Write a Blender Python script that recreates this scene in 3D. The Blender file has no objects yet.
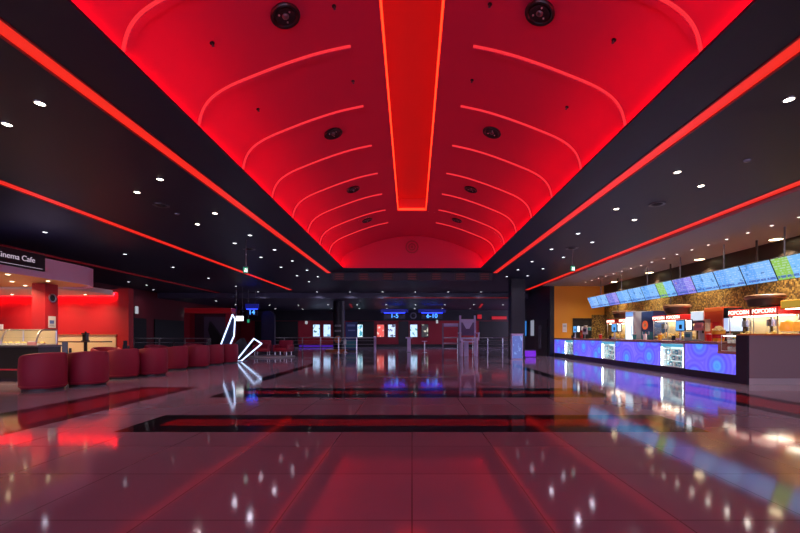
import bpy, bmesh, math, random
from mathutils import Vector, Matrix
random.seed(7)
PI = math.pi
SC = bpy.context.scene
COL = SC.collection
CZ = 1.25            # eye height
F = 400.0
def at(px, py, d):
    """a point at depth d in the place, measured off the photograph"""
    return Vector(((px - 412) * d / F, d, CZ + (335 - py) * d / F))

# ------------------------------------------------------------------ materials
MATS = {}
def mat(name, col, rough=0.5, metal=0.0, emit=None, strength=0.0, coat=0.0, spec=0.5):
    if name in MATS: return MATS[name]
    m = bpy.data.materials.new(name); m.use_nodes = True
    b = m.node_tree.nodes['Principled BSDF']
    b.inputs['Base Color'].default_value = (*col, 1)
    b.inputs['Roughness'].default_value = rough
    b.inputs['Metallic'].default_value = metal
    b.inputs['Coat Weight'].default_value = coat
    b.inputs['Specular IOR Level'].default_value = spec
    if emit:
        b.inputs['Emission Color'].default_value = (*emit, 1)
        b.inputs['Emission Strength'].default_value = strength
    MATS[name] = m
    return m
class NT:
    """small node-building helper"""
    def __init__(s, m):
        s.m = m; s.t = m.node_tree; s.b = s.t.nodes['Principled BSDF']
    def n(s, typ, **kw):
        x = s.t.nodes.new(typ)
        for k, v in kw.items(): setattr(x, k, v)
        return x
    def l(s, a, b): s.t.links.new(a, b)
    def math(s, op, a, b=None, c=None):
        x = s.n('ShaderNodeMath', operation=op)
        for i, v in enumerate((a, b, c)):
            if v is None: continue
            if isinstance(v, (int, float)): x.inputs[i].default_value = v
            else: s.l(v, x.inputs[i])
        return x.outputs[0]
    def mix(s, f, a, b):
        x = s.n('ShaderNodeMix', data_type='RGBA')
        if isinstance(f, (int, float)): x.inputs[0].default_value = f
        else: s.l(f, x.inputs[0])
        for i, v in ((6, a), (7, b)):
            if isinstance(v, tuple): x.inputs[i].default_value = (*v, 1)
            else: s.l(v, x.inputs[i])
        return x.outputs[2]
    def ramp(s, f, stops, interp='LINEAR'):
        x = s.n('ShaderNodeValToRGB'); x.color_ramp.interpolation = interp
        e = x.color_ramp.elements
        while len(e) < len(stops): e.new(0.5)
        for el, (p, c) in zip(e, stops): el.position = p; el.color = (*c, 1)
        s.l(f, x.inputs[0]); return x.outputs[0]
    def noise(s, vec, scale, detail=2, rough=.5):
        x = s.n('ShaderNodeTexNoise'); x.inputs['Scale'].default_value = scale
        x.inputs['Detail'].default_value = detail; x.inputs['Roughness'].default_value = rough
        s.l(vec, x.inputs['Vector']); return x
    def coord(s, which='Object'):
        return s.n('ShaderNodeTexCoord').outputs[which]

M = {}
M['soffit'] = mat('dark_ceiling_paint', (.008, .011, .034), .5)
M['grey_soffit'] = mat('grey_ceiling_paint', (.30, .30, .315), .6)
M['black'] = mat('black_paint', (.008, .008, .010), .45)
M['blackplastic'] = mat('black_plastic', (.012, .012, .014), .3)
M['darkwall'] = mat('dark_wall_paint', (.012, .012, .02), .5)
M['navy'] = mat('navy_panel', (.012, .02, .07), .4)
M['redwall'] = mat('red_wall_paint', (.42, .012, .02), .5)
M['deepred'] = mat('deep_red_wall', (.34, .012, .03), .5)
M['vault'] = mat('vault_red_light_tint', (.60, .02, .09), .7)  # red of the edge lights is put into the vault colour
M['coffer'] = mat('coffer_red_paint', (.80, .06, .05), .7)
M['steel'] = mat('brushed_steel', (.55, .55, .58), .28, 1.0)
M['darksteel'] = mat('dark_steel', (.16, .16, .18), .35, .8)
M['white'] = mat('white_laminate', (.75, .75, .75), .4)
M['cream'] = mat('cream_laminate', (.72, .58, .36), .45)
M['canopy'] = mat('canopy_plaster', (.80, .70, .62), .6)
M['soffit_cream'] = mat('warm_glow_soffit_tint', (.85, .56, .24), .5)  # warm glow of the canopy underside is put into this colour
M['fascia'] = mat('lilac_light_fascia_tint', (.85, .66, .84), .5)  # lavender hall light is mixed into the fascia colour
M['leather'] = mat('red_leather', (.27, .006, .036), .62)
M['leatherseat'] = mat('red_leather_seat', (.38, .01, .03), .45)
M['countertop'] = mat('brown_red_stone', (.42, .17, .15), .25)
M['orangetrim'] = mat('orange_edge_laminate', (.70, .16, .03), .35)
M['greige'] = mat('purple_grey_laminate', (.30, .215, .235), .45)
M['kick'] = mat('dark_kickplate', (.03, .018, .035), .35)
M['lightkick'] = mat('pale_kickplate', (.62, .56, .55), .3)
M['orangewall'] = mat('orange_wall_paint', (.88, .37, .025), .55)
M['orange'] = mat('orange_red_panel', (.80, .10, .02), .4)
M['redpanel'] = mat('bright_red_panel', (.60, .01, .015), .4)
M['yellow'] = mat('yellow_plastic', (.85, .42, .02), .4)
M['popcorn'] = mat('popcorn', (.85, .62, .22), .8)
M['teal'] = mat('teal_panel', (.03, .25, .30), .4)
M['brown'] = mat('brown_hood', (.19, .095, .05), .4)
M['darkbrown'] = mat('dark_brown', (.035, .022, .014), .5)
M['wood'] = mat('warm_wood', (.32, .12, .05), .45)
M['paper'] = mat('white_paper', (.8, .8, .82), .6)
M['lilac_tinted'] = mat('lilac_violet_light_tint', (.72, .60, .92), .45)  # lilac, raised to carry the violet light on the big chair
def emi(name, col, s, base=(.02, .02, .02)): return mat(name, base, .4, emit=col, strength=s)
M['led_red'] = emi('red_led_diffuser', (1, .022, .010), .9)
M['led_red_dim'] = emi('dim_red_led', (1, .02, .03), .16)
M['slat_glow'] = emi('faint_red_slat_glow', (1, .02, .04), .07)  # red sheen on the grille slats, put in as a faint glow
M['led_cove'] = emi('red_cove_led', (1, .0015, .02), 36)
M['led_coffer'] = emi('orange_red_coffer_led', (1, .03, .008), 3.8)
M['led_arc'] = emi('red_arc_led', (1, .03, .045), .9)
M['lamp'] = emi('warm_white_lamp', (1, .86, .70), 12)
M['lamp_far'] = emi('cool_white_lamp', (.9, .92, 1), 3.2)
M['lamp_dot'] = emi('small_white_lamp', (1, .93, .85), 2.5)
M['lamp_warm'] = emi('warm_counter_lamp', (1, .78, .45), 9)
M['neon'] = emi('white_neon', (.52, .66, 1), 2.6)
M['blue_neon'] = emi('blue_sign_light', (.06, .30, 1), 3.0)
M['blue_glow'] = emi('blue_led', (.012, .03, 1), 9)
M['blue_board'] = emi('blue_halo_glow', (.010, .022, .75), .2)
M['violet_glow'] = emi('violet_led', (.18, .03, 1), .35)
M['white_glow'] = emi('white_sign_light', (.9, .95, 1), 2.2)
M['green_glow'] = emi('green_exit_light', (.04, .55, .28), .6)
M['red_glow'] = emi('red_sign_light', (.9, .01, .02), .5)
M['led_red_wall'] = emi('red_wall_washer', (1, .006, .016), 55)
M['blue_screen'] = emi('blue_till_screen', (.10, .38, .85), 1.2)
M['head_red'] = emi('red_header_light', (1, .10, .07), 1.3)
M['head_text'] = emi('cream_header_text', (1, .85, .72), 3)
M['cooler_light'] = emi('cooler_light', (.72, .88, 1), 1.5)
M['slit_blue'] = emi('blue_slit_light', (.03, .25, .8), .8)
M['slit_white'] = emi('pale_slit_light', (.5, .55, .7), .5)
M['machine_lamp'] = emi('machine_lamp', (1, .86, .64), 9)
M['canopy_led'] = emi('warm_canopy_led', (1, .55, .20), 250)
M['letters'] = emi('pale_lilac_letters', (.75, .6, .75), .65)
M['niche_light'] = emi('niche_light', (.72, 1, 1), 1.35)
M['lens_off'] = mat('unlit_lens', (.25, .25, .3), .2)
M['packet_a'] = mat('mint_packet', (.55, .85, .8), .4)
M['packet_b'] = mat('white_packet', (.9, .9, .88), .4)
M['packet_c'] = mat('teal_packet', (.12, .45, .6), .4)

def glass_mat():
    m = mat('clear_glass', (1, 1, 1), .02); t = m.node_tree; t.nodes.clear()
    o = t.nodes.new('ShaderNodeOutputMaterial'); mx = t.nodes.new('ShaderNodeMixShader')
    tr = t.nodes.new('ShaderNodeBsdfTransparent'); gl = t.nodes.new('ShaderNodeBsdfGlossy')
    gl.inputs['Roughness'].default_value = .03; mx.inputs[0].default_value = .07
    tr.inputs[0].default_value = (.95, .97, .97, 1)
    t.links.new(tr.outputs[0], mx.inputs[1]); t.links.new(gl.outputs[0], mx.inputs[2]); t.links.new(mx.outputs[0], o.inputs[0])
    return m
M['glass'] = glass_mat()

def floor_mat():
    m = mat('polished_stone_floor', (.3, .25, .25), .09); N = NT(m)
    co = N.coord('Object'); sep = N.n('ShaderNodeSeparateXYZ'); N.l(co, sep.inputs[0])
    X, Y = sep.outputs[0], sep.outputs[1]
    def rect(x0, x1, y0, y1):
        a = N.math('COMPARE', X, (x0 + x1) / 2, (x1 - x0) / 2); b = N.math('COMPARE', Y, (y0 + y1) / 2, (y1 - y0) / 2)
        return N.math('MULTIPLY', a, b)
    br = N.n('ShaderNodeTexBrick'); N.l(co, br.inputs['Vector'])
    br.inputs['Scale'].default_value = 1.0; br.inputs['Brick Width'].default_value = .9; br.inputs['Row Height'].default_value = .9
    br.inputs['Mortar Size'].default_value = .006; br.inputs['Mortar Smooth'].default_value = .3
    br.offset = 0.0; br.inputs['Bias'].default_value = 0
    br.inputs['Color1'].default_value = (.35, .245, .335, 1); br.inputs['Color2'].default_value = (.30, .205, .29, 1)
    br.inputs['Mortar'].default_value = (.10, .07, .075, 1)
    ns = N.noise(co, 1.3, 4); sp = N.noise(co, 60, 3)
    col = N.mix(N.math('MULTIPLY', ns.outputs[0], .35), br.outputs[0], (.23, .15, .21))
    col = N.mix(N.math('MULTIPLY', sp.outputs[0], .25), col, (.34, .24, .28))
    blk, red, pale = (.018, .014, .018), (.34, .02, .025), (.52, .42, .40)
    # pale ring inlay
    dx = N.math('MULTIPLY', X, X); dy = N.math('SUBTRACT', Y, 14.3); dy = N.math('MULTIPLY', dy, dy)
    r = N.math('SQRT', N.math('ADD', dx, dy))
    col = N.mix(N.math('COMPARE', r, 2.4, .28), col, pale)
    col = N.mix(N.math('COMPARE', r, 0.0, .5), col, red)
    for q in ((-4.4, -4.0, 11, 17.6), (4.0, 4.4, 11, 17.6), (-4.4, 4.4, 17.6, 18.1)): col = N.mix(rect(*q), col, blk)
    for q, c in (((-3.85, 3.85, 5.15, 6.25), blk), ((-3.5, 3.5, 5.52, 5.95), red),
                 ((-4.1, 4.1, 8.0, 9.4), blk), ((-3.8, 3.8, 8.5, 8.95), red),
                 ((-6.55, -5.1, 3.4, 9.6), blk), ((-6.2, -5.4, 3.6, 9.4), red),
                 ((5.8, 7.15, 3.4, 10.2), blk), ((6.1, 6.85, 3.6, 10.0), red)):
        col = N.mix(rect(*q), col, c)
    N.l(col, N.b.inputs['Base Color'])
    rr = N.math('MULTIPLY_ADD', N.noise(co, 3, 3).outputs[0], .03, .06)
    N.l(rr, N.b.inputs['Roughness'])
    N.b.inputs['IOR'].default_value = 1.62
    return m
M['floor'] = floor_mat()

def mosaic_mat():
    m = mat('gold_brown_mosaic', (.2, .1, .03), .3); N = NT(m); co = N.coord('Object')
    sn = N.n('ShaderNodeVectorMath', operation='SNAP'); N.l(co, sn.inputs[0]); sn.inputs[1].default_value = (.05, .05, .05)
    w = N.n('ShaderNodeTexWhiteNoise'); N.l(sn.outputs[0], w.inputs['Vector'])
    big = N.noise(co, 1.2, 2)
    v = N.math('MULTIPLY_ADD', big.outputs[0], .5, N.math('MULTIPLY', w.outputs[0], .7))
    c = N.ramp(v, [(0.25, (.035, .018, .008)), (.5, (.10, .052, .016)), (.72, (.20, .115, .03)), (.9, (.36, .24, .07))])
    N.l(c, N.b.inputs['Base Color']); N.b.inputs['Metallic'].default_value = .15
    return m
M['mosaic'] = mosaic_mat()

def ring_panel_mat():
    """backlit counter front printed with concentric rings"""
    m = mat('backlit_ring_panel', (.05, .05, .1), .25); N = NT(m); co = N.coord('Object')
    sep = N.n('ShaderNodeSeparateXYZ'); N.l(co, sep.inputs[0])
    cb = N.n('ShaderNodeCombineXYZ'); N.l(sep.outputs[1], cb.inputs[0]); N.l(sep.outputs[2], cb.inputs[1])
    vo = N.n('ShaderNodeTexVoronoi', voronoi_dimensions='2D'); vo.inputs['Scale'].default_value = 1.05; vo.inputs['Randomness'].default_value = .75
    N.l(cb.outputs[0], vo.inputs['Vector'])
    d = vo.outputs['Distance']
    s = N.math('MULTIPLY_ADD', N.math('SINE', N.math('MULTIPLY', d, 40)), .5, .5)
    base = N.ramp(d, [(0, (.05, .50, 1.0)), (.16, (.10, .24, 1.0)), (.36, (.13, .11, .95)), (.7, (.22, .17, 1.0))])
    c = N.mix(N.math('MULTIPLY', s, .45), base, (.06, .03, .62))
    N.l(c, N.b.inputs['Emission Color']); N.b.inputs['Emission Strength'].default_value = 1.2
    return m
M['rings'] = ring_panel_mat()

def screen_mat(name, base, base2, split, accent, seed, strength=1.05):
    """menu screen: rows of unreadable small print over a flat ground"""
    m = mat(name, (.02, .02, .02), .2); N = NT(m); g = N.coord('Generated')
    sep = N.n('ShaderNodeSeparateXYZ'); N.l(g, sep.inputs[0]); U, V = sep.outputs[1], sep.outputs[2]
    left = N.math('LESS_THAN', U, split)
    col = N.mix(left, base, base2)
    rows = 9
    fr = N.math('FRACT', N.math('MULTIPLY', V, rows)); fl = N.math('FLOOR', N.math('MULTIPLY', V, rows))
    cb = N.n('ShaderNodeCombineXYZ'); N.l(N.math('MULTIPLY', U, 14), cb.inputs[0]); N.l(N.math('MULTIPLY_ADD', fl, 7.31, seed), cb.inputs[1])
    ns = N.noise(cb.outputs[0], 1.0, 1)
    ln = N.math('MULTIPLY', N.math('GREATER_THAN', fr, .5), N.math('GREATER_THAN', ns.outputs[0], .5))
    col = N.mix(N.math('MULTIPLY', ln, .32), col, (.7, .85, 1.0))
    cb2 = N.n('ShaderNodeCombineXYZ'); N.l(N.math('MULTIPLY', U, 4.2), cb2.inputs[0]); N.l(N.math('MULTIPLY_ADD', V, 3.0, seed * 1.7), cb2.inputs[1])
    n2 = N.noise(cb2.outputs[0], 1.0, 2)
    blob = N.math('GREATER_THAN', n2.outputs[0], .64)
    col = N.mix(N.math('MULTIPLY', blob, .55), col, accent)
    bot = N.math('MULTIPLY', N.math('COMPARE', V, .14, .06), N.math('GREATER_THAN', ns.outputs[0], .42))
    col = N.mix(N.math('MULTIPLY', bot, .8), col, (.04, .10, .45))
    N.l(col, N.b.inputs['Emission Color']); N.b.inputs['Emission Strength'].default_value = strength
    return m
BL, BL2 = (.14, .40, .92), (.22, .50, .98)
M['scr_blue'] = [screen_mat('blue_menu_%s' % s, BL, BL2, .55, (.02, .09, .38), i * 3.1 + 1) for i, s in enumerate(('one', 'two', 'three'))]
M['scr_green'] = screen_mat('green_blue_menu', (.30, .58, .10), (.20, .52, .95), .52, (.05, .20, .30), 4.2)
M['scr_violet'] = screen_mat('violet_menu', (.16, .17, .72), (.30, .25, .85), .4, (.65, .25, .35), 8.8)

def poster_mat(name, c0, c1, seed, s):
    m = mat(name, (.02, .02, .02), .3); N = NT(m); g = N.coord('Generated')
    mp = N.n('ShaderNodeMapping'); mp.inputs['Location'].default_value = (seed, seed * 2.3, seed * .7); mp.inputs['Scale'].default_value = (2.2, 2.2, 3.2)
    N.l(g, mp.inputs[0]); ns = N.noise(mp.outputs[0], 1.0, 2)
    c = N.ramp(ns.outputs[0], [(.40, c0), (.56, c0), (.62, c1)]); N.l(c, N.b.inputs['Emission Color'])
    N.b.inputs['Emission Strength'].default_value = s
    return m

# ------------------------------------------------------------------ mesh builder
class MB:
    def __init__(s): s.bm = bmesh.new()
    def box(s, x0, x1, y0, y1, z0, z1, bev=0):
        r = bmesh.ops.create_cube(s.bm, size=1)
        vs = r['verts']
        for v in vs:
            v.co = Vector(((x0 + x1) / 2 + v.co.x * (x1 - x0), (y0 + y1) / 2 + v.co.y * (y1 - y0), (z0 + z1) / 2 + v.co.z * (z1 - z0)))
        if bev:
            es = list({e for v in vs for e in v.link_edges})
            bmesh.ops.bevel(s.bm, geom=es, offset=bev, segments=2, affect='EDGES', profile=.5)
        return s
    def cyl(s, p0, p1, r0, r1=None, n=16, cap=True):
        p0, p1 = Vector(p0), Vector(p1); r1 = r0 if r1 is None else r1
        d = p1 - p0; L = d.length
        q = d.to_track_quat('Z', 'Y').to_matrix().to_4x4()
        bmesh.ops.create_cone(s.bm, cap_ends=cap, segments=n, radius1=r0, radius2=r1, depth=L, matrix=Matrix.Translation((p0 + p1) / 2) @ q)
        return s
    def tube(s, pts, r, n=8, closed=False):
        pts = [Vector(p) for p in pts]
        k = len(pts) if closed else len(pts) - 1
        for i in range(k): s.cyl(pts[i], pts[(i + 1) % len(pts)], r, n=n)
        for p in pts: bmesh.ops.create_uvsphere(s.bm, u_segments=n, v_segments=6, radius=r, matrix=Matrix.Translation(p))
        return s
    def sphere(s, c, r, sx=1, sy=1, sz=1, n=16):
        bmesh.ops.create_uvsphere(s.bm, u_segments=n, v_segments=max(6, n // 2), radius=r, matrix=Matrix.Translation(c) @ Matrix.Diagonal((sx, sy, sz, 1)))
        return s
    def lathe(s, prof, n=24, c=(0, 0, 0)):
        c = Vector(c); rings = []
        for r, z in prof:
            rings.append([s.bm.verts.new(c + Vector((max(r, 1e-4) * math.cos(2 * PI * i / n), max(r, 1e-4) * math.sin(2 * PI * i / n), z))) for i in range(n)])
        for a, b in zip(rings, rings[1:]):
            for i in range(n): s.bm.faces.new((a[i], a[(i + 1) % n], b[(i + 1) % n], b[i]))
        return s
    def prism(s, poly, z0, z1):
        a = [s.bm.verts.new((x, y, z0)) for x, y in poly]; b = [s.bm.verts.new((x, y, z1)) for x, y in poly]
        n = len(poly)
        s.bm.faces.new(a[::-1]); s.bm.faces.new(b)
        for i in range(n): s.bm.faces.new((a[i], a[(i + 1) % n], b[(i + 1) % n], b[i]))
        return s
    def grid(s, rows, closed=False):
        V = [[s.bm.verts.new(p) for p in r] for r in rows]
        for a, b in zip(V, V[1:]):
            n = len(a)
            for i in range(n if closed else n - 1): s.bm.faces.new((a[i], a[(i + 1) % n], b[(i + 1) % n], b[i]))
        s.V = V; return s
    def face(s, pts): s.bm.faces.new([s.bm.verts.new(p) for p in pts]); return s
    def xf(s, m): bmesh.ops.transform(s.bm, matrix=m, verts=s.bm.verts); return s
    def build(s, name, material, parent=None, smooth=False, normals=True):
        if normals: bmesh.ops.recalc_face_normals(s.bm, faces=s.bm.faces)
        me = bpy.data.meshes.new(name); s.bm.to_mesh(me); s.bm.free()
        me.materials.append(material)
        if smooth:
            for p in me.polygons: p.use_smooth = True
            try: me.set_sharp_from_angle(angle=math.radians(40))
            except Exception: pass
        o = bpy.data.objects.new(name, me); COL.objects.link(o)
        if parent: o.parent = parent
        return o
def _each(s, name, material, parent=None, smooth=False):
    """one object for every separate piece"""
    bm = s.bm; bm.verts.ensure_lookup_table(); seen = set(); out = []
    for v0 in bm.verts:
        if v0 in seen: continue
        st = [v0]; seen.add(v0); comp = []
        while st:
            v = st.pop(); comp.append(v)
            for e in v.link_edges:
                u = e.other_vert(v)
                if u not in seen: seen.add(u); st.append(u)
        m = MB(); mp = {v: m.bm.verts.new(v.co) for v in comp}
        for f in {f for v in comp for f in v.link_faces}: m.bm.faces.new([mp[v] for v in f.verts])
        out.append(m.build(name, material, parent, smooth))
    bm.free(); return out
MB.each = _each
def tag(o, label=None, cat=None, group=None, kind=None):
    if label: o['label'] = label
    if cat: o['category'] = cat
    if group: o['group'] = group
    if kind: o['kind'] = kind
    return o
def thing(name, label, cat, loc=(0, 0, 0), rz=0, group=None, rot=None):
    o = bpy.data.objects.new(name, None); o.empty_display_size = .1; COL.objects.link(o)
    o.location = loc; o.rotation_euler = rot if rot else (0, 0, rz)
    return tag(o, label, cat, group)
def dup(root, loc, rz=0, label=None, rot=None, lens=None):
    r = root.copy(); COL.objects.link(r); r.location = loc; r.rotation_euler = rot if rot else (0, 0, rz)
    if label: r['label'] = label
    for ch in list(root.children):
        c = ch.copy(); COL.objects.link(c); c.parent = r
        for g in list(ch.children):
            d = g.copy(); COL.objects.link(d); d.parent = c
    return r
def struct(name, mb, m, smooth=False):
    return tag(mb.build(name, m, smooth=smooth), kind='structure')
def text(name, s, size, m, parent, loc, rot, depth=.01, align='CENTER', sx=1.0):
    cu = bpy.data.curves.new(name, 'FONT'); cu.body = s; cu.size = size; cu.extrude = depth; cu.align_x = align; cu.align_y = 'CENTER'
    o = bpy.data.objects.new(name, cu); COL.objects.link(o)
    dg = bpy.context.evaluated_depsgraph_get(); me = bpy.data.meshes.new_from_object(o.evaluated_get(dg))
    bpy.data.objects.remove(o); bpy.data.curves.remove(cu)
    me.materials.clear(); me.materials.append(m)
    for p in me.polygons: p.material_index = 0
    o = bpy.data.objects.new(name, me); COL.objects.link(o); o.parent = parent; o.location = loc; o.rotation_euler = rot; o.scale = (sx, 1, 1)
    return o
ORD = 'zeroth first second third fourth fifth sixth seventh eighth ninth tenth eleventh twelfth thirteenth fourteenth fifteenth sixteenth seventeenth eighteenth nineteenth twentieth twenty-first twenty-second twenty-third twenty-fourth twenty-fifth twenty-sixth'.split()

# ------------------------------------------------------------------ the room
HC = 4.25                      # main ceiling underside
YV = 17.9                      # end of vault
YB = 28.3                      # where the rear ceiling drops
ZR = 3.85                      # rear ceiling underside
YE = 42.0
YR = -8.0                      # assumed glazed wall behind the viewpoint, openings added to let fill light in
XL, XR = -18.0, 11.5
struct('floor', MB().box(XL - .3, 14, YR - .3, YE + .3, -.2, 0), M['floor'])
SI, SO_L, SO_R = (3.88, 4.14), (-8.22, -7.92), (7.48, 7.80)
c = MB()
def slab(x0, x1, y0, y1, z=HC): c.box(x0, x1, y0, y1, z, z + .3)
slab(XL, SO_L[0], YR, YB); slab(SO_L[1], -SI[1], YR, YB); slab(-SI[0], -3.5, YR, YV)
c.box(-3.5, -3.09, YR, YV, HC, HC + .015); c.box(3.09, 3.5, YR, YV, HC, HC + .015)
slab(3.5, SI[0], YR, YV); slab(SI[1], SO_R[0], YR, YB)
slab(-SI[0], SI[0], YV + .04, YB); slab(-SI[1], -SI[0], 19.4, YB); slab(SI[0], SI[1], 19.4, YB)
slab(*SO_L, 26.7, YB); slab(*SO_R, 26.7, YB)
c.box(XL, 14, YB, YE, ZR, HC + .3)
slab(SO_R[1], 14, 23.9, YB)
struct('ceiling', c, M['soffit'])
struct('ceiling_right', MB().box(SO_R[1], 11.36, YR, 23.9, 4.17, 4.5), M['grey_soffit'])
struct('ceiling_kitchen', MB().box(11.3, 14.3, YR, 23.9, 4.2, 4.5), M['darkbrown'])
# strip slot roofs
c = MB()
for x0, x1, y1 in ((-SI[1], -SI[0], 19.4), (SI[0], SI[1], 19.4), (*SO_L, 26.7), (*SO_R, 26.7)): c.box(x0, x1, YR, y1, HC + .2, HC + .3)
struct('trim_1', c, M['redwall'])
wr = MB().box(XL - .3, 14, YR - .3, YR, 3.6, 6.4).box(XL - .3, 14, YR - .3, YR, 0, .12)
for x in (XL - .2, -13, -8, -3, 2, 7, 12, 13.9): wr.box(x - .12, x + .12, YR - .3, YR, .12, 3.6)
struct('wall_rear_assumed_openings', wr, M['darkwall'])  # unseen wall; its openings are assumed, added to admit world light
struct('wall_front_side', MB().box(13.9, 14.2, YR, 9.9, 0, 4.5).box(XR, 14.2, 9.9, 10.05, 0, 4.5), M['darkwall'])
for i, (a, b) in enumerate(((-18, -13), (-13, -8), (-8, -3), (-3, 2), (2, 7), (7, 12))): struct('window_%d' % (i + 2), MB().box(a + .12, b - .12, YR - .16, YR - .15, .12, 3.6), M['glass'])  # assumed panes in the added rear openings, world light passes through them
struct('wall_left', MB().box(XL - .3, XL, YR, YE, 0, 4.6), mat('dark_red_side_wall', (.14, .008, .016), .5))
struct('wall_right', MB().box(XR, XR + .3, 10.06, 23.9, 0, 3.35), M['mosaic'])
struct('wall_right_upper', MB().box(XR - .04, XR + .3, 10.06, 23.9, 3.35, 4.5), M['darkbrown'])
# vault
A_ = 3.22                                   # half width of the vault at its foot
cz = HC + .02
KN = [(3.22, 0), (3.205, .14), (3.16, .32), (3.08, .465), (2.94, .60), (2.72, .73), (2.40, .865), (1.93, 1.045), (1.45, 1.20), (1.0, 1.305), (.5, 1.385), (0, 1.40), (-.5, 1.385)]
PV = []                                     # smooth basket-handle curve, foot to crown
for i in range(len(KN) - 2):
    p0 = KN[i - 1] if i else (3.225, -.14); p1, p2, p3 = KN[i], KN[i + 1], KN[i + 2]
    for q in range(12):
        t = q / 12
        PV.append(tuple(.5 * (2 * b + (c_ - a) * t + (2 * a - 5 * b + 4 * c_ - d) * t * t + (3 * b - a - 3 * c_ + d) * t ** 3) for a, b, c_, d in zip(p0, p1, p2, p3)))
PV.append((0.0, 1.40))
def zx(x):
    x = abs(x)
    for (xa, za), (xb, zb) in zip(PV, PV[1:]):
        if xb <= x <= xa: return za + (zb - za) * (xa - x) / max(xa - xb, 1e-9)
    return 0.0 if x > A_ else 1.40
def vpts(xe, n, skip=0.0):
    """n + 1 points evenly along the curve from (near) the foot to x = xe"""
    pts = [p for p in PV if p[0] > xe] + [(xe, zx(xe))]
    L = [0]
    for a, b in zip(pts, pts[1:]): L.append(L[-1] + math.hypot(b[0] - a[0], b[1] - a[1]))
    out = []; j = 0
    for i in range(n + 1):
        d = L[-1] * (skip + (1 - skip) * i / n)
        while j < len(L) - 2 and L[j + 1] < d: j += 1
        t = (d - L[j]) / max(L[j + 1] - L[j], 1e-9)
        out.append((pts[j][0] + (pts[j + 1][0] - pts[j][0]) * t, pts[j][1] + (pts[j + 1][1] - pts[j][1]) * t))
    return out
def w_(y): return .39 + .0084 * max(y, 0)
YC = 14.2
v = MB(); NS = 44
ys = [YR + i * (YC - YR) / 30 for i in range(31)]
for sgn in (1, -1): v.grid([[(sgn * x, y, cz + z) for x, z in vpts(w_(y), NS)] for y in ys])
half = vpts(0.0, 48); full = half + [(-x, z) for x, z in half[-2::-1]]
v.grid([[(x, y, cz + z) for x, z in full] for y in (YC, YC + 1.2, YC + 2.4, YV)])
v.face([(A_, YV, HC)] + [(x, YV, cz + z) for x, z in full] + [(-A_, YV, HC)])
struct('ceiling_vault', v, M['vault'], smooth=True)
struct('trim_2', MB().box(A_ + .005, 3.5, YR, YV, HC + .002, HC + .12).box(-3.5, -A_ - .005, YR, YV, HC + .002, HC + .12), M['soffit'])
# lip that hides the cove tubes
struct('trim_3', MB().box(3.09, 3.12, YR, YV, HC + .016, HC + .034).box(-3.12, -3.09, YR, YV, HC + .016, HC + .034), M['soffit'])
# coffer: side walls + top + end
k = MB(); ztop = cz + 1.40 + .42
zed = lambda y: cz + zx(w_(y))
for sgn in (1, -1): k.grid([[(sgn * w_(y), y, zed(y)), (sgn * w_(y), y, ztop)] for y in ys])
k.grid([[(-w_(y), y, ztop), (0, y, ztop), (w_(y), y, ztop)] for y in ys])
k.face([(-w_(YC), YC, zed(YC)), (w_(YC), YC, zed(YC)), (w_(YC), YC, ztop), (-w_(YC), YC, ztop)])
struct('ceiling_coffer', k, M['coffer'])
# outside shell above vault (keeps the room closed)
for sgn, nm in ((1, 'right'), (-1, 'left')):
    r = thing('cove_light', 'red light line hidden behind the %s edge of the vault' % nm, 'cove light', (sgn * 3.17, 0, HC + .016), 0, 'vault edge cove lights')
    MB().box(-.02, .02, YR + .1, YV - .05, .012, .03).build('led_tube', M['led_cove'], r)
    MB().box(-.03, .03, YR + .1, YV - .05, 0, .012).build('channel', M['soffit'], r)
    yy = 8.0
    r = thing('ceiling_recess_light', 'orange-red light line along the %s edge of the central ceiling recess' % nm, 'cove light', (0, 0, 0), 0, 'ceiling recess edge lights')
    MB().grid([[(sgn * (w_(y) - .004), y, zed(y) + .03), (sgn * (w_(y) - .004), y, zed(y) + .10), (sgn * (w_(y) - .03), y, zed(y) + .10), (sgn * (w_(y) - .03), y, zed(y) + .03)] for y in ys[1:]], closed=True).build('led_strip', M['led_coffer'], r)
r = thing('ceiling_recess_light', 'orange-red light line across the far end of the central ceiling recess', 'cove light', (0, YC, zed(YC)), 0, 'ceiling recess edge lights')
MB().box(-w_(YC) + .04, w_(YC) - .04, -.03, -.005, .03, .09).build('led_strip', M['led_coffer'], r)

# arc cove lights
for n_ in range(0, 8):
    y = 5.99 - 1.57 + 1.57 * n_
    for sgn, nm in ((-1, 'left'), (1, 'right')):
        rows = []; rows2 = []
        K = 44
        cv = vpts(.92, K, .012)
        for i in range(K + 1):
            (xa, za), (xb, zb) = cv[max(i - 1, 0)], cv[min(i + 1, K)]
            L = math.hypot(xb - xa, zb - za); nx, nz = -(zb - za) / L, (xb - xa) / L
            if nz > 0 or (abs(nz) < 1e-6 and nx > 0): nx, nz = -nx, -nz
            x0, z0 = cv[i]
            P = lambda d, yy: (sgn * (x0 + nx * d), yy, cz + z0 + nz * d)
            d = .036
            rows.append([P(-.01, y + .012), P(d, y + .012), P(d, y + .10), P(-.01, y + .10)])
            rows2.append([P(0.0, y - .012), P(d - .006, y - .012), P(d - .006, y + .010), P(0.0, y + .010)])
        r = thing('ceiling_arc_light', '%s curved red light line from the camera on the %s half of the red vault' % (ORD[n_ + 1], nm), 'cove light', (0, 0, 0), 0, 'curved light lines on the vault')
        a = MB(); a.grid(rows, closed=True); V = a.V; a.bm.faces.new(V[0]); a.bm.faces.new(V[-1]); a.build('rib', M['vault'], r)
        a = MB(); a.grid(rows2, closed=True); V = a.V; a.bm.faces.new(V[0]); a.bm.faces.new(V[-1]); a.build('led_strip', M['led_arc'], r)

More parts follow.
